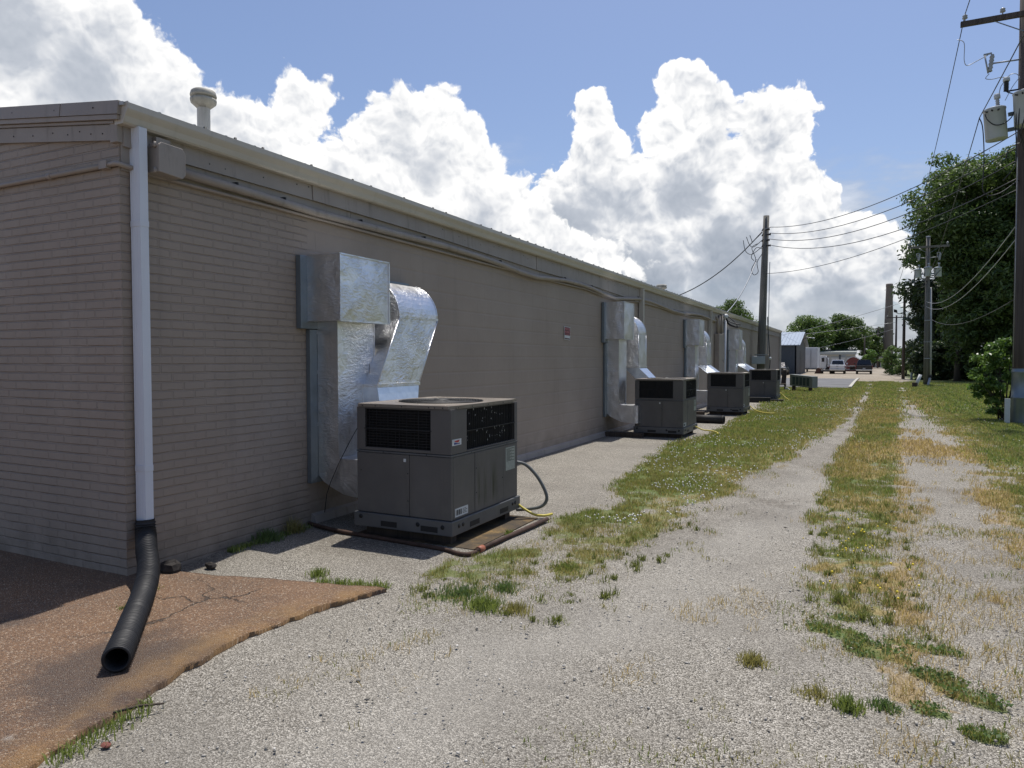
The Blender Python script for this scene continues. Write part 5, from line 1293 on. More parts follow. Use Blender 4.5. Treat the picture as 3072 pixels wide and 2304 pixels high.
def service_pole():
    bx, by = -4.30, 36.0
    pl = thing('utility_pole', 'leaning brown service pole against the building with coiled wires near its top', 'utility pole', (bx, by, 0), 'utility poles along the alley')
    x = lambda z: bx + .03 * (z - 1.9) * .45
    MB().tube([(-4.36, by, -.3), (-4.33, by, 2), (-4.27, by, 5), (-4.18, by, 8.42)], [.20, .19, .165, .135], 16).build('mast', M['pole_grey'], pl)
    MB().box(-4.72, -4.12, by - .42, by - .16, 1.35, 1.72).build('meter_box', M['xfmr'], pl, bevel=.02)
    MB().box(-4.10, -3.94, by - .35, by - .18, 1.0, 1.78).build('conduit_shroud', M['trim'], pl, bevel=.01)
    MB().box(-4.60, -4.0, by - .36, by - .30, 1.76, 1.82).build('strap', M['alu'], pl)
    MB().lathe([(.001, .05), (.06, .04), (.075, 0), (.06, -.05), (.001, -.05)], (-3.90, by - .3, 1.62), (1, -.4, 0), 10).build('meter_cap', M['label'], pl)
    MB().tube(catmull([(-3.93, by - .3, 1.1), (-3.9, by - .3, 1.5), (-3.95, by - .25, 2.2), (-4.03, by - .2, 3.2), (-4.05, by - .18, 3.6)], 6), .022, 6).build('service_cable', M['wire'], pl)
    MB().tube(catmull([(-4.03, by - .16, 1.8), (-4.0, by - .17, 4.0), (-3.98, by - .17, 6.2)], 6), .018, 6).build('service_cable', M['alu'], pl)
    k = MB()
    for i, z in enumerate((7.74, 7.5, 7.24, 6.98)):
        c = (-4.05 + .05 * (i % 2), by - .16, z); k.lathe([(.03, -.05), (.06, -.04), (.035, 0), (.06, .04), (.03, .05)], c, (1, 0, 0), 8); k.beam((-4.2, by - .12, z), (c[0], c[1], z), .03, .05)
        k.beam((-4.36, by - .15, z - .06), (-4.30, by - .15, z + .06), .04, .04)
    k.build('spool_insulator', M['black'], pl)
    w = MB()
    w.tube([(-4.36, by - .14, 7.72), (-3.95, by - .18, 7.84)], .02, 6)
    w.build('wire_grip', M['alu'], pl)
    for ctrl in ([(-4.34, by - .15, 7.62), (-4.75, by - .2, 7.22), (-4.82, by - .2, 7.30), (-4.9, by - .2, 7.52)], [(-4.34, by - .15, 7.26), (-4.7, by - .2, 6.96), (-4.9, by - .2, 7.05), (-5.06, by - .2, 7.46)],
                 [(-4.34, by - .15, 6.95), (-4.6, by - .2, 6.72), (-4.85, by - .2, 6.6), (-5.1, by - .2, 6.8), (-5.2, by - .2, 7.3)],
                 [(-4.34, by - .15, 6.6), (-4.55, by - .2, 6.2), (-4.5, by - .2, 5.75), (-4.7, by - .2, 5.62), (-4.8, by - .2, 5.9), (-4.62, by - .2, 6.35), (-4.8, by - .2, 6.9), (-4.55, by - .18, 7.1)],
                 [(-4.34, by - .15, 6.85), (-4.6, by - .2, 6.9), (-4.82, by - .2, 6.5), (-4.7, by - .2, 6.3)]):
        MB().tube(catmull(ctrl, 6), .016, 5).build('wire_loop', M['wire'], pl)
service_pole()
# overhead spans
P1 = 21.05
wire('thin primary wire over the near crossarm end running down the alley', (2.17, P1, 10.14), (2.5, 49.68, 8.6), .55, .011, group='primary wires')
wire('primary wire running out of the top of the picture from the near crossarm end', (2.17, P1, 10.14), (2.2, -18, 10.3), .5, .011, group='primary wires')
wire('lower wire left of the near transformer running to the far poles', (2.50, 20.85, 7.5), (3.45, 49.7, 6.3), .35, .011, group='neutral wires')
wire('lower wire left of the near transformer rising out of the top of the picture', (2.50, 20.85, 7.5), (2.55, -18, 7.8), .35, .011, group='neutral wires')
for i, (z1, z2) in enumerate(((7.84, 7.15), (7.56, 6.78), (7.28, 6.46), (7.0, 6.02))):
    wire(['topmost of the four service wires between the two tall poles', 'second service wire from the top between the two tall poles', 'third service wire from the top between the two tall poles', 'lowest of the four service wires between the two tall poles'][i],
         (-4.0, 35.84, z1), (3.40, 21.08, z2), .62 + .04 * i, .0135, group='service wires')
wire('single low wire from the service pole into the trees', (-4.12, 35.9, 5.66), (3.40, 21.1, 5.75), .45, .011, group='service wires')
wire('upper bare cable sagging from the big pole to the grey pole', (3.40, 21.1, 4.95), (3.46, 49.66, 5.05), .75, .011, 'alu', 'sagging cables')
wire('lower bare cable sagging from the big pole to the grey pole', (3.38, 21.1, 4.58), (3.46, 49.66, 4.75), .75, .011, 'alu', 'sagging cables')
wire('lowest dark cable crossing the tree shade to the grey pole', (3.40, 21.1, 3.10), (3.6, 49.66, 4.1), .55, .011, 'wire', 'sagging cables')
wire('primary wire between the grey pole and the lamp pole', (2.5, 49.68, 8.6), (2.43, 69.88, 7.4), .5, .012, group='primary wires')
wire('primary wire beyond the lamp pole towards the chimney', (2.43, 69.88, 7.4), (2.9, 103.9, 7.1), .5, .014, group='primary wires')
wire('right primary wire between the grey pole and the lamp pole', (4.5, 49.68, 8.6), (4.07, 69.88, 7.4), .5, .012, group='primary wires')
wire('twisted black service cable dropping from the service pole to the roof', (-4.36, 35.9, 7.66), (-8.6, 33.5, 4.35), .55, .024, 'wire', 'twisted service drops', n=26)
wire('twisted grey service cable dropping steeply to the weatherhead', (-4.55, 35.8, 6.4), (-4.70, 27.7, 3.25), .35, .022, 'alu', 'twisted service drops', n=26)
wire('distant cable crossing the sky behind the dark shed', (-26, 112, 4.2), (3.9, 103.9, 6.3), .5, .022, 'alu', 'distant cables')
wire('distant cable crossing above the far trees', (-30, 140, 4.4), (3.25, 70.0, 6.5), 1.2, .02, 'alu', 'distant cables')
wire('distant cable crossing low in front of the chimney', (-10, 120, 2.6), (3.9, 103.9, 5.5), .3, .02, 'alu', 'distant cables')
c = MB()
for ctrl in ([(-4.62, 27.6, 3.2), (-4.5, 27.5, 3.02), (-4.3, 27.45, 2.93), (-4.05, 27.4, 2.86)], [(-4.62, 27.6, 3.17), (-4.5, 27.5, 2.95), (-4.35, 27.5, 2.85), (-4.1, 27.5, 2.78)], [(-4.62, 27.6, 3.15), (-4.5, 27.5, 2.9), (-4.3, 27.5, 2.80), (-4.15, 27.45, 2.78), (-4.3, 27.6, 3.0), (-4.65, 27.68, 3.26)]):
    c.tube(catmull(ctrl, 6), .02, 5)
tag(c.build('cable_tails', M['wire'], None, origin=(-4.62, 27.6, 3.2)), 'bunch of black cable tails curling out of the weatherhead', 'cable')

# short posts on the verge
b = thing('marker_post', 'short pale post leaning over a dark stump beside the grey pole', 'post', (2.72, 45.5, 0))
MB().cyl((2.72, 45.5, .0), (2.96, 45.5, .72), .085, 12).build('leaning_post', M['label'], b)
MB().box(2.56, 2.82, 45.38, 45.62, -.1, .28).build('stump', M['lumber'], b, bevel=.02)
b = thing('marker_post', 'short upright pale post by the foot of the lamp pole', 'post', (3.72, 67, -.2))
MB().cyl((3.72, 67, -.4), (3.72, 67, .42), .09, 12).lathe([(.1, 0), (.1, .04), (.001, .05)], (3.72, 67, .42), seg=12).build('post_body', M['labelg'], b)
cp = MB().box(3.95, 4.5, 49.3, 49.6, -.05, .04).build('cover_plate', M['label'], None, bevel=.01, origin=(4.2, 49.45, 0)); tag(cp, 'small pale plate lying in the grass at the foot of the grey pole', 'plate')

# ---------------------------------------------------------------- things at the end of the alley
def chimney():
    c = thing('chimney_stack', 'tall round brick chimney stack at the end of the alley', 'chimney', (4.45, 150, -.25))
    MB().lathe([(.92, -.5), (.86, 3), (.56, 14.9)], (4.45, 150, 0), seg=24).build('shaft', M['stack'], c)
    MB().lathe([(.56, 14.9), (.60, 14.95), (.60, 15.5), (.50, 15.55), (.40, 15.55), (.38, 14.5)], (4.45, 150, 0), seg=24).build('crown_ring', M['stack'], c)
chimney()
def shed():
    s = thing('metal_shed', 'dark slate shed with a blue grey metal roof past the building', 'shed', (-6.9, 90, -.25))
    x0, x1, y0, y1, ze, zr = -20, -6.9, 90.0, 105.0, 3.18, 4.95
    MB().box(x0, x1 - .02, y0, y0 + .15, -.5, ze).build('front_wall', M['bluesiding'], s)
    r = MB()
    for i in range(43): r.box(x0 + .1 + i * .305, x0 + .13 + i * .305, y0 - .02, y0, -.4, ze - .05)
    r.build('siding_rib', M['bluesiding'], s)
    MB().prism([(x1 - .15, y0, -.5), (x1 - .15, y1, -.5), (x1 - .15, y1, ze), (x1 - .15, (y0 + y1) / 2, zr - .08), (x1 - .15, y0, ze)], (.15, 0, 0)).build('gable_wall', M['darksiding'], s, fixn=True)
    MB().box(x1 + .0, x1 + .02, 95.5, 99.0, -.3, 2.55).build('door', M['black'], s)  # flat black sheet in place of the shade inside the open doorway
    ym = (y0 + y1) / 2
    f = MB()
    f.hexa([(x0, y0 - .3, ze - .02), (x1 + .42, y0 - .3, ze - .02), (x1 + .42, ym, zr - .02), (x0, ym, zr - .02)], [(x0, y0 - .3, ze + .06), (x1 + .42, y0 - .3, ze + .06), (x1 + .42, ym, zr + .06), (x0, ym, zr + .06)])
    f.hexa([(x0, ym, zr - .02), (x1 + .42, ym, zr - .02), (x1 + .42, y1 + .3, ze - .02), (x0, y1 + .3, ze - .02)], [(x0, ym, zr + .06), (x1 + .42, ym, zr + .06), (x1 + .42, y1 + .3, ze + .06), (x0, y1 + .3, ze + .06)])
    for i in range(33):
        x = x0 + .3 + i * .405; f.hexa([(x, y0 - .3, ze + .062), (x + .06, y0 - .3, ze + .062), (x + .06, ym, zr + .062), (x, ym, zr + .062)], [(x, y0 - .3, ze + .11), (x + .06, y0 - .3, ze + .11), (x + .06, ym, zr + .11), (x, ym, zr + .11)])
    f.build('roof', M['blueroof'], s, fixn=True)
    w = MB().tube(catmull([(x1 + .02, 99.5, 3.9), (x1 + .5, 99.4, 4.3), (x1 + 1.1, 99.3, 4.3)], 6), .06, 6).build('lamp_arm', M['alu'], s)
    MB().lathe([(.001, .08), (.16, .05), (.20, -.06), (.001, -.08)], (x1 + 1.3, 99.3, 4.27), seg=10).build('lamp_head', M['label'], w)
shed()
def trailer():
    s = thing('box_trailer', 'tall white box trailer parked beside the dark shed', 'trailer', (-6.3, 108, -.25))
    MB().box(-7.2, -5.53, 108, 114, .25, 3.2).build('box_body', M['whitebox'], s, bevel=.04)
    d = MB().box(-7.1, -6.38, 107.97, 108, .35, 3.1).build('rear_door', M['whitebox'], s, bevel=.01); MB().box(-6.34, -5.62, 107.97, 108, .35, 3.1).build('rear_door', M['whitebox'], s, bevel=.01)
    MB().box(-6.40, -6.36, 107.93, 107.97, .5, 2.8).build('latch_bar', M['galv'], d)
    MB().box(-7.2, -5.53, 107.85, 108, .10, .24).build('bumper', M['rail'], s)
    for x in (-7.0, -5.73): MB().lathe([(.001, -.1), (.36, -.1), (.38, -.06), (.38, .06), (.36, .1), (.001, .1)], (x, 110.5, .08), (1, 0, 0), 16).build('wheel', M['rubber'], s)
    v = thing('step_van', 'white van body with a dark side window beside the box trailer', 'van', (-5.2, 116, -.25))
    MB().prism([(-5.55, 115, .2), (-4.55, 115, .2), (-4.55, 115, 1.55), (-4.75, 115, 2.05), (-5.55, 115, 2.1)], (0, 5, 0)).build('body', M['whitebox'], v, bevel=.05, fixn=True)
    MB().box(-5.3, -4.95, 114.97, 115, 1.15, 1.75).build('window', M['glass'], v); MB().box(-4.62, -4.5, 114.9, 115, .3, 2.0).build('door_edge', M['black'], v)
    for x in (-5.4, -4.7): MB().lathe([(.001, -.1), (.34, -.1), (.34, .1), (.001, .1)], (x, 115.6, .08), (1, 0, 0), 14).build('wheel', M['rubber'], v)
trailer()
def pickup(label, X, Y, paintm, s=1.0):
    g = float(terr(X, Y)); p = thing('pickup_truck', label, 'pickup truck', (X, Y, g), 'pickup trucks parked at the lot')
    def b(n, m, *box, par=None, bev=.02): return MB().box(X + box[0] * s, X + box[1] * s, Y + box[2] * s, Y + box[3] * s, g + box[4] * s, g + box[5] * s).build(n, m, par or p, bevel=bev)
    w = .96
    # bed and lower body, seen tail first
    prof = [(-w * .95, .52), (w * .95, .52), (w, .70), (w * .985, 1.08), (w * .94, 1.16), (-w * .94, 1.16), (-w * .985, 1.08), (-w, .70)]
    MB().loft([[(X + a * s, Y + yy * s, g + z * s) for a, z in prof] for yy in (0, .05, 5.5)]).build('body', paintm, p, bevel=.02, fixn=True)
    cab = [(-.90, 1.16), (.90, 1.16), (.72, 1.78), (.62, 1.86), (-.62, 1.86), (-.72, 1.78)]
    MB().loft([[(X + a * s, Y + (1.85 + (.25 if z > 1.5 else 0)) * s, g + z * s) for a, z in cab], [(X + a * s, Y + 3.3 * s, g + z * s) for a, z in cab], [(X + a * s * .97, Y + (4.2 - (.55 if z > 1.5 else 0)) * s, g + z * s) for a, z in cab]]).build('cab', paintm, p, bevel=.02, fixn=True)
    MB().prism([(X + a * s, Y + (1.83 + (z - 1.2) * .4) * s, g + z * s) for a, z in ((-.74, 1.24), (.74, 1.24), (.62, 1.72), (-.62, 1.72))], (0, -.02, 0)).build('rear_window', M['glass'], p, fixn=True)
    for sx in (-1, 1):
        MB().prism([(X + sx * (.905 - (z - 1.2) * .3) * s, Y + y * s, g + z * s) for y, z in ((2.1, 1.24), (3.8, 1.24), (3.45, 1.7), (2.2, 1.7))], (sx * .012, 0, 0)).build('side_window', M['glass'], p, fixn=True)
        b('tail_lamp', M['tail'], sx * .95 - .06, sx * .95 + .05, -.03, .03, .74, 1.10)
        mi = b('mirror', paintm, sx * 1.10 - .10, sx * 1.10 + .10, 3.5, 3.6, 1.22, 1.42)
        for yy in (1.15, 4.6):
            wl = MB().lathe([(.001, -.12), (.30, -.12), (.37, -.09), (.385, 0), (.37, .09), (.30, .12), (.001, .12)], (X + sx * .82 * s, Y + yy * s, g + .38 * s), (sx, 0, 0), 18).build('wheel', M['rubber'], p)
            MB().lathe([(.001, .122), (.2, .122), (.22, .11)], (X + sx * .82 * s, Y + yy * s, g + .38 * s), (sx, 0, 0), 14).build('rim', M['chrome'], wl)
    t = b('tailgate', paintm, -.82, .82, -.025, .0, .66, 1.13); b('handle', M['black'], -.12, .12, -.04, -.025, 1.0, 1.05, par=t, bev=.004)
    b('bumper', M['chrome'] if 'white' in label else M['rail'], -.93, .93, -.16, .0, .46, .62)
    b('number_plate', M['label'], -.16, .16, -.03, -.026, .68, .80, par=t, bev=0)
    b('undercarriage', M['black'], -.7, .7, .2, 5.2, .28, .52, bev=0)
pickup('white pickup truck parked tail first with a wide rear window', -2.64, 95, M['ptruckw'], .93)
pickup('black pickup truck parked beside the white one', .29, 95, M['ptruckb'], .93)
def parked_car():
    X, Y = -8.35, 84; g = float(terr(X, Y)); c = thing('parked_car', 'dark car half hidden between the building and the shed', 'car', (X, Y, g))
    lo = [(-.85, .3), (.85, .3), (.9, .6), (.82, .95), (-.82, .95), (-.9, .6)]
    MB().loft([[(X + a, Y + y, g + z * k) for a, z in lo] for y, k in ((0, .9), (.3, 1), (4.2, 1), (4.4, .9))]).build('body', M['ptruckb'], c, bevel=.03, fixn=True)
    cb = [(-.76, .95), (.76, .95), (.6, 1.45), (-.6, 1.45)]
    MB().loft([[(X + a, Y + (.5 if z < 1 else 1.2), g + z) for a, z in cb], [(X + a, Y + (3.4 if z < 1 else 2.8), g + z) for a, z in cb]]).build('cabin', M['glass'], c, bevel=.02, fixn=True)
    for sx in (-1, 1):
        MB().box(X + sx * .7 - .12, X + sx * .7 + .12, Y - .02, Y + .02, g + .62, g + .74).build('headlight', M['chrome'], c)
        for yy in (.8, 3.5): MB().lathe([(.001, -.1), (.32, -.1), (.32, .1), (.001, .1)], (X + sx * .78, Y + yy, g + .32), (1, 0, 0), 14).build('wheel', M['rubber'], c)
parked_car()
def store_building():
    y = 138; s = thing('storage_building', 'low beige storage building with wide garage doors behind the pickups', 'building', (-4, y, -.25))
    MB().box(-9.5, -1.0, y, y + 9, -.5, 2.36).build('wall', M['store'], s)
    MB().hexa([(-9.7, y - .4, 2.34), (-.8, y - .4, 2.34), (-.8, y + 9.4, 2.95), (-9.7, y + 9.4, 2.95)], [(-9.7, y - .4, 2.80), (-.8, y - .4, 2.80), (-.8, y + 9.4, 3.4), (-9.7, y + 9.4, 3.4)]).build('roof', M['storeroof'], s, fixn=True)
    for a, b in ((-8.6, -7.2), (-6.1, -5.2), (-4.8, -2.6), (-2.3, -1.3)):
        d = MB().box(a, b, y - .03, y, -.4, 1.85).build('garage_door', M['garage'], s); MB().box(a - .08, b + .08, y - .05, y - .035, 1.86, 1.96).build('door_frame', M['galv'], d)
    MB().box(-3.55, -3.3, y - .12, y - .04, .2, 2.3).build('blue_post', M['bluesiding'], s)
    MB().box(-3.2, -2.5, y - .06, y - .04, 2.0, 2.28).build('wall_sign', M['blueroof'], s)
store_building()
def barn_shed():
    y = 116; s = thing('garden_shed', 'small red shed with a rounded pale barn roof behind the pickups', 'shed', (-1.05, y, -.25))
    arch = [(-1.12, -.3), (1.12, -.3), (1.12, .85), (.82, 1.42), (.35, 1.76), (0, 1.84), (-.35, 1.76), (-.82, 1.42), (-1.12, .85)]
    MB().prism([(-1.05 + a, y, z) for a, z in arch], (0, 3.2, 0)).build('wall', M['barnred'], s, fixn=True)
    rf = [(1.16, .82), (.86, 1.42), (.37, 1.78), (0, 1.87), (-.37, 1.78), (-.86, 1.42), (-1.16, .82)]
    ou = [(a * 1.05, z + .08) for a, z in rf]
    MB().prism([(-1.05 + a, y - .12, z) for a, z in rf] + [(-1.05 + a, y - .12, z) for a, z in reversed(ou)], (0, 3.4, 0)).build('roof', M['whitebox'], s, fixn=True)
    d = MB().box(-1.5, -.6, y - .02, y, -.2, 1.3).build('door', M['barnred'], s)
barn_shed()
def junk():
    X, Y = -4.7, 96; g = float(terr(X, Y))
    b = thing('loader_bucket', 'rusty brown loader bucket dumped beside the trailer', 'bucket', (X - .3, Y, g))
    MB().prism([(X - .55, Y, g), (X + .15, Y, g - .02), (X + .35, Y, g + .45), (X - .05, Y, g + .72), (X - .25, Y, g + .68)], (0, 1.2, 0)).build('shell', paint('bucket_rust', (.10, .055, .040), .8, .3, 3), b, fixn=True)
    t = thing('mower_wreck', 'dark heap of a mower and scrap in front of the van', 'mower', (X + .9, Y, g))
    X += .95
    MB().box(X - .7, X + .75, Y, Y + 1.2, g + .25, g + .50).build('deck', M['rail'], t, bevel=.03)
    MB().prism([(X - .3, Y + .2, g + .5), (X + .5, Y + .2, g + .5), (X + .4, Y + .2, g + .85), (X - .1, Y + .2, g + .88)], (0, .6, 0)).build('hood', M['black'], t, bevel=.02, fixn=True)
    MB().box(X + .1, X + .5, Y + .9, Y + 1.2, g + .5, g + 1.0).build('seat', M['rubber'], t, bevel=.04)
    MB().tube([(X - .2, Y + .3, g + .8), (X - .15, Y + .5, g + 1.15), (X + .05, Y + .5, g + 1.15)], .025, 6).build('steering_column', M['black'], t)
    for dx, dy, r in ((-.65, 0, .24), (.65, 0, .24), (-.6, 1.2, .34), (.7, 1.2, .34)): MB().lathe([(.001, -.08), (r, -.08), (r, .08), (.001, .08)], (X + dx, Y + dy, g + r), (1, 0, 0), 14).build('wheel', M['rubber'], t)
    h = thing('utility_trailer', 'small loaded trailer between the two pickups', 'trailer', (-1.1, 97, g)); X2 = -1.15
    MB().box(X2 - .6, X2 + .6, 97, 99.2, g + .42, g + .54).build('bed', M['rail'], h)
    MB().box(X2 - .15, X2 + .45, 97.1, 98.2, g + .55, g + 1.02).build('crate', M['lumber'], h, bevel=.03)
    MB().tube([(X2 - .6, 97, g + .54), (X2 - .6, 97, g + .95), (X2 + .6, 97, g + .95), (X2 + .6, 97, g + .54)], .03, 6).build('rail', M['whitebox'], h)
    for dx in (-.7, .7): MB().lathe([(.001, -.08), (.27, -.08), (.27, .08), (.001, .08)], (X2 + dx, 98, g + .27), (1, 0, 0), 14).build('wheel', M['rubber'], h)
junk()
fb = thing('far_building', 'pale low building at the very end of the alley', 'building', (2.9, 172, -.25))
MB().box(1.6, 4.6, 172, 178, -.5, 1.75).build('wall', M['store'], fb); MB().box(1.4, 4.8, 171.7, 178.3, 1.75, 2.15).build('roof', M['storeroof'], fb)
MB().box(2.1, 2.6, 171.97, 172, -.3, .95).build('window', M['glass'], fb); MB().box(3.0, 3.6, 171.97, 172, -.3, .95).build('window', M['glass'], fb)

# ---------------------------------------------------------------- trees
def leaves(rs, centers, radii, per, size, flat=.75, aspect=.62, shell=.5):
    """n leaf-shaped quads scattered through clumps; returns V, F"""
    V = []
    for (c, r, n) in zip(centers, radii, per):
        d = rs.normal(size=(n, 3)); d /= np.linalg.norm(d, axis=1)[:, None]
        rad = shell + (1 - shell) * rs.random(n) ** .6
        p = np.array(c) + d * rad[:, None] * np.array(r) * (1 + .16 * rs.normal(size=(n, 1)))
        nrm = d * .7 + rs.normal(size=(n, 3)) * .7 + np.array([0, 0, .45]); nrm /= np.linalg.norm(nrm, axis=1)[:, None]
        t = np.cross(nrm, rs.normal(size=(n, 3))); t /= np.linalg.norm(t, axis=1)[:, None]
        b = np.cross(nrm, t); s = size * (.6 + .8 * rs.random(n))[:, None]
        V.append(np.stack([p - t * s, p - b * s * aspect * .6 + nrm * s * .12, p + t * s, p + b * s * aspect * .6 + nrm * s * .12], 1))
    V = np.concatenate(V).reshape(-1, 3); F = np.arange(len(V)).reshape(-1, 4)
    return V, F
def tree(label, x, y, h, crown, nclump, nleaf, size, mat, seed, name='tree', cat='tree', group=None, trunk_r=.25, clump=(.22, .40), limbs=7, low=None, shape=None):
    """crown = (cx, cy, cz, rx, ry, rz)"""
    rs = np.random.default_rng(seed); g = float(terr(x, y)); T = thing(name, label, cat, (x, y, g), group)
    cx, cy, cz, rx, ry, rz = crown; C, Rr = [], []
    for i in range(nclump):
        d = rs.normal(size=3); d /= np.linalg.norm(d); k = .35 + .60 * rs.random() ** .55
        z = cz + d[2] * rz * k
        w = 1.0 if shape is None else shape((z - (cz - rz)) / (2 * rz))
        c = (cx + d[0] * rx * k * w, cy + d[1] * ry * k * w, z)
        q = (clump[0] + (clump[1] - clump[0]) * rs.random()) * min(rx, ry) * (.7 + .3 * w)
        C.append(c); Rr.append((q * (1 + .3 * rs.random()), q * (1 + .3 * rs.random()), q * (.6 + .3 * rs.random())))
    vol = np.array([r[0] * r[1] for r in Rr]); per = np.maximum(20, (nleaf * vol / vol.sum())).astype(int)
    V, F = leaves(rs, C, Rr, per, size)
    V[:, 2] = np.maximum(V[:, 2], g + .05)
    np_mesh('crown', V - np.array([x, y, g]), F, mat, T)
    m = MB(); zt = cz + rz * .45
    m.tube([(x, y, g - .2), (x + .08, y, g + h * .15), (x + (cx - x) * .4, y, g + h * .35), (cx, cy, zt)], [trunk_r * 1.25, trunk_r, trunk_r * .8, trunk_r * .25], 10)
    for i in rs.choice(nclump, min(limbs, nclump), replace=False):
        c = C[i]; z0 = g + h * (.2 + .3 * rs.random()); z0 = min(z0, c[2] - .1)
        m.tube([(x + (cx - x) * .3, y, z0), ((x + c[0]) / 2, (y + c[1]) / 2, (z0 + c[2]) / 2 + .3), c], [trunk_r * .5, trunk_r * .32, trunk_r * .1], 6)
    m.build('trunk', M['bark'], T)
    return T
GR = 'trees on the right of the alley'
tree('tallest leafy tree behind the grey pole with pale leaf tips at its crown', 6.3, 61, 17, (6.5, 61, 11.7, 3.2, 3.6, 5.4), 115, 52000, .15, M['leafA'], 1, group=GR, trunk_r=.20, clump=(.24, .42))
tree('tall dark leafy tree right of the tallest one behind the big pole', 10.2, 59, 16.5, (10.0, 59, 8.8, 3.3, 3.6, 7.8), 115, 50000, .16, M['leafA'], 2, group=GR, trunk_r=.20)
tree('shaded tree filling the gap behind the two tallest trees', 8.0, 68, 16, (8.2, 68, 7.4, 5.0, 3.5, 7.6), 90, 30000, .22, M['leafD'], 3, group=GR, trunk_r=.2)  # dark leaf colour paints the shade between the front crowns
tree('broad dark tree at the right edge behind the bush', 14.5, 62, 15, (14.4, 62, 8, 3.8, 3.8, 7.2), 70, 22000, .2, M['leafA'], 4, group=GR, trunk_r=.3)
tree('feathery dark conifer left of the tall trees by the lamp pole', 5.6, 80, 8, (5.6, 80, 3.9, 2.2, 2.4, 4.3), 90, 15000, .15, M['leafD'], 5, group=GR, trunk_r=.16, clump=(.2, .34), shape=lambda t: 1.15 - .95 * t)
tree('second dark conifer behind the lamp pole', 7.2, 74, 9, (7.2, 74, 4.4, 2.3, 2.4, 4.6), 90, 14000, .15, M['leafD'], 6, group=GR, trunk_r=.16, clump=(.2, .34), shape=lambda t: 1.15 - .9 * t)
tree('olive scrubby tree beside the alley in front of the chimney foot', 3.15, 92, 3.6, (3.05, 92, 1.5, .95, 2.0, 1.9), 40, 7000, .10, M['leafB'], 7, group=GR, trunk_r=.09)
tree('small scrub tree right of the olive one by the lamp pole foot', 4.2, 86, 3.4, (4.2, 86, 1.5, 1.1, 1.6, 1.9), 40, 7000, .10, M['leafA'], 8, group=GR, trunk_r=.09)
tree('hazy dark tree beyond the chimney', 5.2, 165, 9, (3.4, 166, 4.4, 2.4, 3, 4.2), 50, 9000, .2, M['leafD'], 9, group=GR, trunk_r=.2)
tree('lower leafy tree under the tallest one right of the grey pole', 8.1, 60.5, 9, (8.1, 60.5, 4.9, 2.9, 2.8, 4.7), 70, 24000, .15, M['leafA'], 12, group=GR, trunk_r=.14)
GS = 'shaded undergrowth shrubs below the tall trees'
for i, (x, y, rx, rz, lb) in enumerate(((5.0, 64, 1.5, 1.6, 'dark shrub under the trees just right of the grey pole'), (7.4, 66, 1.8, 2.0, 'dark shrub in deep shade under the tallest tree'), (9.9, 65, 1.8, 2.2, 'dark shrub in deep shade left of the bush'), (12.4, 66, 1.8, 2.2, 'dark shrub in deep shade behind the bush'), (15.5, 66, 2.0, 2.4, 'dark shrub in deep shade at the right edge'))):
    tree(lb, x, y, 2.4, (x, y, rz * .85, rx * 1.15, 1.4, rz * 1.25), 24, 6500, .17, M['leafD'], 20 + i, name='shrub', cat='shrub', group=GS, trunk_r=.06, limbs=5)  # undergrowth shade is put into the dark leaf colour
GF = 'broad trees far beyond the parking lot'
tree('broad green tree far behind the dark shed roof', -8.8, 142, 9, (-8.8, 142, 5.4, 3.8, 3.6, 3.9), 60, 17000, .22, M['leafB'], 31, group=GF, trunk_r=.28, clump=(.24, .40))
tree('broad darker tree far behind the white pickup with its trunks showing', -3.0, 146, 9.5, (-2.9, 146, 6.2, 4.2, 3.8, 3.6), 60, 16000, .22, M['leafA'], 32, group=GF, trunk_r=.30, clump=(.24, .40))
tree('smaller tree at the right of the broad far trees', 1.35, 150, 7, (1.3, 150, 3.8, 2.0, 2.4, 3.3), 40, 7000, .2, M['leafA'], 33, group=GF, trunk_r=.18)
tree('bright yellow green sapling behind the black pickup', 1.15, 122, 3.4, (1.1, 122, 1.9, 1.0, 1.2, 1.2), 26, 3500, .14, M['leafC'], 34, group=GF, trunk_r=.08)
tree('tree top showing above the building roof by the service pole', -12.0, 76, 8, (-12.1, 76, 5.5, 2.2, 2.4, 2.2), 40, 9000, .13, M['leafA'], 35, group=GF, trunk_r=.2)
tree('low dark tree mass behind the trailers', -13, 150, 6, (-13.5, 150, 3.2, 4, 3, 3.0), 40, 7000, .25, M['leafA'], 36, group=GF, trunk_r=.25)

def pole_bush():
    rs = np.random.default_rng(77); x, y = 3.25, 22.0; T = thing('bush', 'leafy green bush growing against the foot of the big pole', 'bush', (x, y, 0))
    C, Rr = [], []
    for (cx, cz, r, k) in ((3.35, 1.75, .42, 12), (2.98, 1.62, .36, 11), (3.15, 1.25, .50, 14), (2.80, 1.08, .34, 10), (3.3, .8, .45, 11), (2.98, .72, .36, 9), (3.5, 2.05, .28, 7), (3.2, .36, .30, 6), (3.6, 1.3, .45, 8)):
        for i in range(k):
            d = rs.normal(size=3); d /= np.linalg.norm(d)
            C.append((cx + d[0] * r * .85, 21.95 + d[1] * r * .9, cz + d[2] * r * .8)); q = .09 + .09 * rs.random(); Rr.append((q, q, q * .7))
    V, F = leaves(rs, C, Rr, [80] * len(C), .052, aspect=.75, shell=.2)
    V[:, 2] = np.maximum(V[:, 2], .03)
    np_mesh('foliage', V - np.array([x, y, 0]), F, M['leafC'], T)
    m = MB()
    for i in range(0, len(C), 4):
        c = C[i]; m.tube([(3.3 + rs.normal() * .05, 22.0, 0), ((3.3 + c[0]) / 2 + .05, (22 + c[1]) / 2, c[2] * .55), c], [.018, .012, .004], 5)
    m.build('stems', M['bark'], T)
pole_bush()
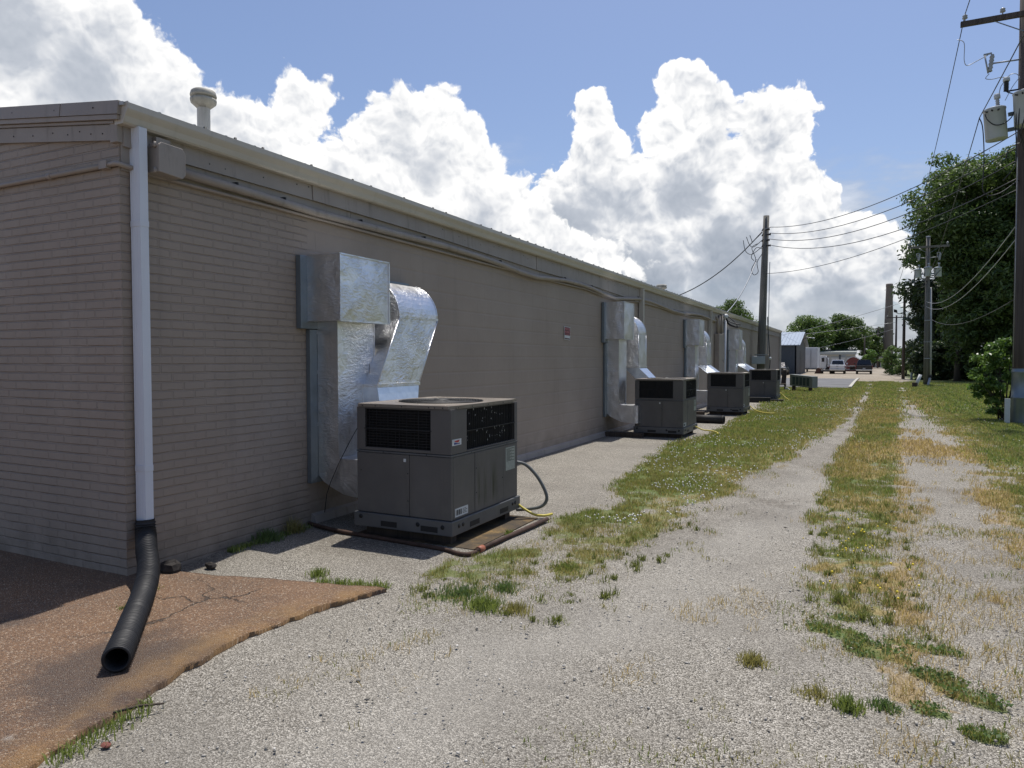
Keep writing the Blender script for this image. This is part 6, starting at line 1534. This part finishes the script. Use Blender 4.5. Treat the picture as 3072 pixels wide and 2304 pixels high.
# ---------------------------------------------------------------- grass, straw and weeds as blades
def in_gap(x, y):
    ok = np.ones_like(x, bool)
    for (ux, uy, uz) in UNITS: ok &= ~((np.abs(x - ux) < .56) & (np.abs(y - uy) < .70))
    ok &= x > -4.74; ok &= ~((x < -.45) & (y > 42.2))
    ok &= ~((x < interp(SLAB_E, y) - .02) & (y < 3.98))
    return ok
def blades(rs, x, y, h, w, lean, z=None):
    n = len(x); z = terr(x, y) + .0 if z is None else z
    a = rs.random(n) * 2 * np.pi; la = rs.random(n) * 2 * np.pi; L = lean * (.3 + .9 * rs.random(n))
    hx = np.cos(a) * w / 2; hy = np.sin(a) * w / 2
    dx = np.cos(la) * L * h; dy = np.sin(la) * L * h; hz = h * np.sqrt(np.clip(1 - np.minimum(L, .97) ** 2, .03, 1))
    zb = z - .014
    p0 = np.stack([x - hx, y - hy, zb], -1); p1 = np.stack([x + hx, y + hy, zb], -1)
    m0 = np.stack([x + dx * .45 + hx * .8, y + dy * .45 + hy * .8, zb + .014 + hz * .62], -1); m1 = np.stack([x + dx * .45 - hx * .8, y + dy * .45 - hy * .8, zb + .014 + hz * .62], -1)
    t = np.stack([x + dx, y + dy, zb + .014 + hz], -1)
    V = np.stack([p0, p1, m0, m1, t], 1).reshape(-1, 3); b = np.arange(n)[:, None] * 5
    return V, np.concatenate([b + np.array([[0, 1, 2]]), b + np.array([[0, 2, 3]]), b + np.array([[3, 2, 4]])], 0)
M['blade'] = leaf_mat('grass_blade', (.078, .108, .024), (.290, .340, .098), .5)
M['straw'] = leaf_mat('straw_blade', (.22, .155, .066), (.62, .465, .24), .6)
M['olive'] = leaf_mat('olive_blade', (.15, .135, .044), (.42, .365, .150), .55)
M['weed'] = leaf_mat('weed_blade', (.075, .085, .022), (.25, .27, .085), .5)
M['cloverleaf'] = leaf_mat('clover_leaf', (.060, .105, .030), (.175, .245, .085), .45)
def build_grass():
    rs = np.random.default_rng(3); G, Sx, O = [], [], []
    def put(store, *a, **k): store.append(blades(rs, *a, **k))
    zones = [(-3.4, 4.6, 2.6, 6.5, 440000, .0040, .038), (-3.4, 7.5, 6.5, 12.0, 480000, .0062, .043), (-3.6, 12.0, 12.0, 24.0, 340000, .012, .055), (-6.0, 18.0, 24.0, 56.0, 270000, .03, .075)]
    for (xa, xb, ya, yb, n, w, h) in zones:
        x = xa + rs.random(n) * (xb - xa); y = ya + rs.random(n) * (yb - ya)
        g, s, d, f, l, c = ground_masks(x, y); ok = in_gap(x, y)
        j = fbm(x * 3, y * 3, 77, 3)
        clump = sstep(.26, .66, fbm(x * 11, y * 11, 55, 3)) if ya < 12 else 1.0
        kg = ok & (rs.random(n) < g * (1 - s * .75) * clump) & (j > .30)
        ks = ok & ~kg & (rs.random(n) < s * .42 * clump)
        ko = kg & (rs.random(n) < .25 + .45 * sstep(.42, .60, fbm(x * 1.7, y * 1.5, 83, 4)) * (x < interp(RUT2_R, y) + 1.0) + .5 * s)
        kg &= ~ko
        for store, k, hh, ln in ((G, kg, h, .75), (O, ko, h * 1.05, .8), (Sx, ks, h * 1.15, .985)):
            m = int(k.sum())
            if m: put(store, x[k], y[k], hh * (.5 + .9 * rs.random(m)), w * (.7 + .6 * rs.random(m)), ln)
    # sparse stray blades, dry stems and half-rooted weeds spreading over the gravel
    n = 70000; x = -2.6 + rs.random(n) * 4.9; y = 2.4 + rs.random(n) * 9
    side = sstep(-.45, .25, x) * (1 - sstep(7.5, 9.5, y)) + .6 * blob(x, y, -2.3, 4.6, .6, .8) - .8 * np.exp(-((x - interp(STRIP_R, y) - .7) / .45) ** 2) - .5 * np.exp(-((x - interp(MID_R, y) - .45) / .3) ** 2)
    q = fbm(x * 1.9, y * 1.7, 91, 4) + .45 * fbm(x * 8, y * 8, 92, 3)
    ok = in_gap(x, y)
    for store, thr, hh, ln, ww, pr in ((O, .90 - .15 * side, .024, .95, .0040, .8), (Sx, .90 - .20 * side, .050, .988, .0036, .75), (G, .98 - .16 * side, .026, .88, .0042, .6)):
        qq = fbm(x * 2.6 + 5 * thr, y * 2.1, int(thr is not None) + int(100 * hh), 4) + .45 * fbm(x * 9, y * 9, 93 + int(1000 * hh), 3)
        k = ok & (qq > thr) & (rs.random(n) < pr); m = int(k.sum())
        if m: put(store, x[k], y[k], hh * (.5 + rs.random(m)), ww * (.7 + .7 * rs.random(m)), ln)
    # fringe along the slab edges and at the foot of the walls
    fx, fy = [], []
    for k in range(3000):
        q = rs.random()
        if q < .45:
            yy = 1.3 + rs.random() * 2.7
            if fbm(np.array([yy * 2.2]), np.array([3.3]), 61, 3)[0] < .56: continue
            fx.append(float(interp(SLAB_E, yy)) + .05 + abs(rs.normal()) * .045); fy.append(yy)
        elif q < .8:
            xx = -4.45 + rs.random() * 1.5
            if fbm(np.array([xx * 3.2]), np.array([8.3]), 62, 3)[0] < .46: continue
            fx.append(xx); fy.append(3.99 - .245 * (-2.95 - xx) + .02 + abs(rs.normal()) * .03)
        else:
            yy = 4.2 + rs.random() ** 1.5 * .95; fx.append(-4.70 + abs(rs.normal()) * .035); fy.append(yy)
    fx, fy = np.array(fx), np.array(fy); put(G, fx, fy, .02 + .045 * rs.random(len(fx)), .004 + .003 * rs.random(len(fx)), .8)
    for store, name, mt, lb in ((G, 'verge_grass', 'blade', 'green grass of the verges and lawn'), (O, 'dry_grass', 'olive', 'half-dry olive grass along the wheel tracks'), (Sx, 'straw', 'straw', 'loose yellow straw lying on the gravel')):
        V, F, off = [], [], 0
        for v, f in store: V.append(v); F.append(f + off); off += len(v)
        o = np_mesh(name, np.concatenate(V), np.concatenate(F), M[mt]); tag(o, lb, 'grass', kind='stuff')
    # low clover mats
    n = 90000; x = -1.0 + rs.random(n) * 2.2; y = 3.2 + rs.random(n) * 2.2
    g, s, d, f, l, c = ground_masks(x, y); k = rs.random(n) < c * .42 * sstep(.25, .6, fbm(x * 16, y * 16, 15, 3)); x, y = x[k], y[k]; n = len(x)
    V, F = leaves(rs, [(0, 0, 0)], [(1, 1, 1)], [n], .0085, aspect=1.3, shell=1.0)
    V = V.reshape(n, 4, 3); V = V - V.mean(1, keepdims=True) + np.stack([x, y, .006 + .022 * rs.random(n)], -1)[:, None]
    tag(np_mesh('clover_mat', V.reshape(-1, 3), np.arange(n * 4).reshape(-1, 4), M['cloverleaf']), 'dark green clover mats creeping over the gravel', 'clover', kind='stuff')
    # clover heads and small yellow flowers
    def flowers(name, lb, pts, size, mat):
        V, F = [], []; off = 0
        for (px, py, pz) in pts:
            r = size * (.7 + .6 * rs.random())
            v = np.array([[r, 0, 0], [-r, 0, 0], [0, r, 0], [0, -r, 0], [0, 0, r], [0, 0, -r]]) + (px, py, pz)
            V.append(v); F.append(np.array([[0, 2, 4], [2, 1, 4], [1, 3, 4], [3, 0, 4], [2, 0, 5], [1, 2, 5], [3, 1, 5], [0, 3, 5]]) + off); off += 6
        tag(np_mesh(name, np.concatenate(V), np.concatenate(F), mat), lb, 'flowers', kind='stuff')
    P = []
    while len(P) < 900:
        yy = 6.5 + 22 * rs.random() ** 1.3; xx = float(interp(STRIP_L, yy) + rs.random() * (interp(STRIP_R, yy) - interp(STRIP_L, yy)))
        if fbm(np.array([xx * 1.4]), np.array([yy * .8]), 71, 3)[0] > .52: P.append((xx, yy, .04 + .03 * rs.random()))
    while len(P) < 1050:
        yy = 14 + 14 * rs.random(); P.append((float(interp(RUT2_R, yy)) + 1.0 + 2.5 * rs.random(), yy, .05 + .03 * rs.random()))
    flowers('clover_flowers', 'white clover heads scattered through the verge', P, .011, paint('clover_white', (.62, .60, .54), .8, .1, 9))
    P = [(float(-.05 + .33 * rs.normal() * .6), float(5.0 + 2.6 * rs.random()), .05 + .04 * rs.random()) for _ in range(46)]
    flowers('yellow_flowers', 'tiny yellow flowers between the wheel tracks', P, .009, paint('flower_yellow', (.70, .55, .04), .7, .1, 9))
build_grass()
def small_weeds():
    rs = np.random.default_rng(29); V, F, off = [], [], 0
    for i in range(110):
        y = 4.6 + 4.2 * rs.random(); x = float(interp(MID_L, y)) + (float(interp(MID_R, y) - interp(MID_L, y)) + .1) * rs.random()
        n = int(14 + 34 * rs.random()); r = .018 + .03 * rs.random(); q = r * np.abs(rs.normal(size=n)) * .7; a = rs.random(n) * 6.283
        v, f = blades(rs, x + np.cos(a) * q, y + np.sin(a) * q, (.028 + .05 * rs.random()) * (.6 + .6 * rs.random(n)), .0045 + .004 * rs.random(n), .92, z=np.zeros(n))
        V.append(v); F.append(f + off); off += len(v)
    for i in range(90):
        y = 3.9 + 3.0 * rs.random(); x = -2.75 + 1.2 * rs.random() + (y - 3.9) * .12
        n = int(14 + 36 * rs.random()); r = .02 + .045 * rs.random(); q = r * np.abs(rs.normal(size=n)) * .7; a = rs.random(n) * 6.283
        v, f = blades(rs, x + np.cos(a) * q, y + np.sin(a) * q, (.022 + .035 * rs.random()) * (.6 + .6 * rs.random(n)), .0045 + .004 * rs.random(n), .9, z=np.zeros(n))
        V.append(v); F.append(f + off); off += len(v)
    tag(np_mesh('scattered_weeds', np.concatenate(V), np.concatenate(F), M['weed']), 'small separate weeds sprouting through the gravel', 'weeds', kind='stuff')
small_weeds()
def loose_stones():
    rs = np.random.default_rng(14); n = 5200
    x = -2.9 + rs.random(n) * 4.9; y = 1.7 + rs.random(n) ** 1.4 * 7.5
    k = in_gap(x, y); x, y = x[k], y[k]; n = len(x)
    r = .0035 + .007 * rs.random(n) ** 4
    o = np.array([[1, 0, 0], [-1, 0, 0], [0, 1, 0], [0, -1, 0], [0, 0, 1], [0, 0, -1]], float)
    f = np.array([[0, 2, 4], [2, 1, 4], [1, 3, 4], [3, 0, 4], [2, 0, 5], [1, 2, 5], [3, 1, 5], [0, 3, 5]])
    a = rs.random(n) * 2 * np.pi; ca, sa = np.cos(a)[:, None], np.sin(a)[:, None]
    P = o[None] * (r[:, None, None] * np.array([1.2, .85, .6])) * (.7 + .6 * rs.random((n, 6, 1))) + .25 * r[:, None, None] * rs.normal(size=(n, 6, 3))
    V = np.stack([P[..., 0] * ca - P[..., 1] * sa + x[:, None], P[..., 0] * sa + P[..., 1] * ca + y[:, None], P[..., 2] + .25 * r[:, None]], -1)
    m, N, b = new_mat('loose_stone'); g = N.node('ShaderNodeNewGeometry')
    N.put(b.inputs['Base Color'], N.ramp(S(N.nt, g.outputs['Random Per Island']), [(0, (.17, .158, .135)), (.35, (.27, .252, .22)), (.75, (.44, .415, .365)), (1, (.66, .63, .575))])); b.inputs['Roughness'].default_value = .9
    tag(np_mesh('gravel_stones', V.reshape(-1, 3), (f[None] + 6 * np.arange(n)[:, None, None]).reshape(-1, 3), m), 'loose crushed stones lying over the packed gravel', 'gravel', kind='stuff')
loose_stones()

def tuft(label, x, y, r, n, h, mat, seed, name='grass_tuft'):
    rs = np.random.default_rng(seed); a = rs.random(n) * 2 * np.pi; n = int(n * .75); r = r * 1.2; a = a[:n]; q = np.minimum(r * 1.15, r * .55 * np.abs(rs.normal(size=n)) + .1 * r)
    V, F = blades(rs, x + np.cos(a) * q, y + np.sin(a) * q, h * (.5 + .7 * rs.random(n)) * (1 - .45 * q / (r * 1.6)), .0045 + .003 * rs.random(n), .8, z=np.zeros(n))
    V[:, 0] -= x; V[:, 1] -= y
    o = np_mesh(name, V, F, mat); o.location = (x, y, 0); tag(o, label, 'weed', 'weed tufts in the gravel')
tuft('bright round green tuft in front of the verge, nearest the stained slab', -2.16, 3.97, .10, 900, .085, M['blade'], 1)
tuft('darker spreading weed just left of the bright round tuft', -2.42, 4.12, .15, 800, .06, M['cloverleaf'], 2)
tuft('thin pale weed right of the bright round tuft', -1.95, 4.02, .09, 350, .055, M['olive'], 3)
tuft('olive weed alone in the open gravel of the left wheel track', -.49, 3.86, .06, 420, .07, M['olive'], 4)
tuft('bright spiky grass tuft in the gravel below the clover mats', -.03, 3.54, .05, 380, .075, M['blade'], 5)
tuft('small dull weed left of the spiky grass tuft', -.17, 3.62, .08, 250, .05, M['olive'], 6)
tuft('dark green weed at the end of the clover mats', .12, 3.62, .06, 300, .05, M['cloverleaf'], 7)
tuft('green weed beside the drain hose on the slab', -4.36, 3.24, .05, 220, .06, M['blade'], 8)
tuft('small weed under the middle of the drain hose', -4.18, 2.93, .05, 200, .05, M['blade'], 9)
tuft('tall brownish weed against the brick wall beside the first duct', -4.68, 4.95, .07, 300, .16, M['olive'], 10)
tuft('tall green weed against the brick wall in the gutter shadow', -4.68, 4.62, .10, 420, .13, M['cloverleaf'], 11)
tuft('dark weed at the verge edge behind the bright tuft', -2.2, 4.35, .10, 500, .06, M['cloverleaf'], 12)
tuft('weed at the pad corner by the rusty pipe', -2.86, 5.75, .05, 160, .06, M['blade'], 13)
tuft('green weed in the gravel between slab and pad', -3.6, 4.05, .07, 220, .06, M['blade'], 14)
tuft('low weed in the left gravel by the verge', -2.0, 5.0, .12, 500, .05, M['blade'], 15)
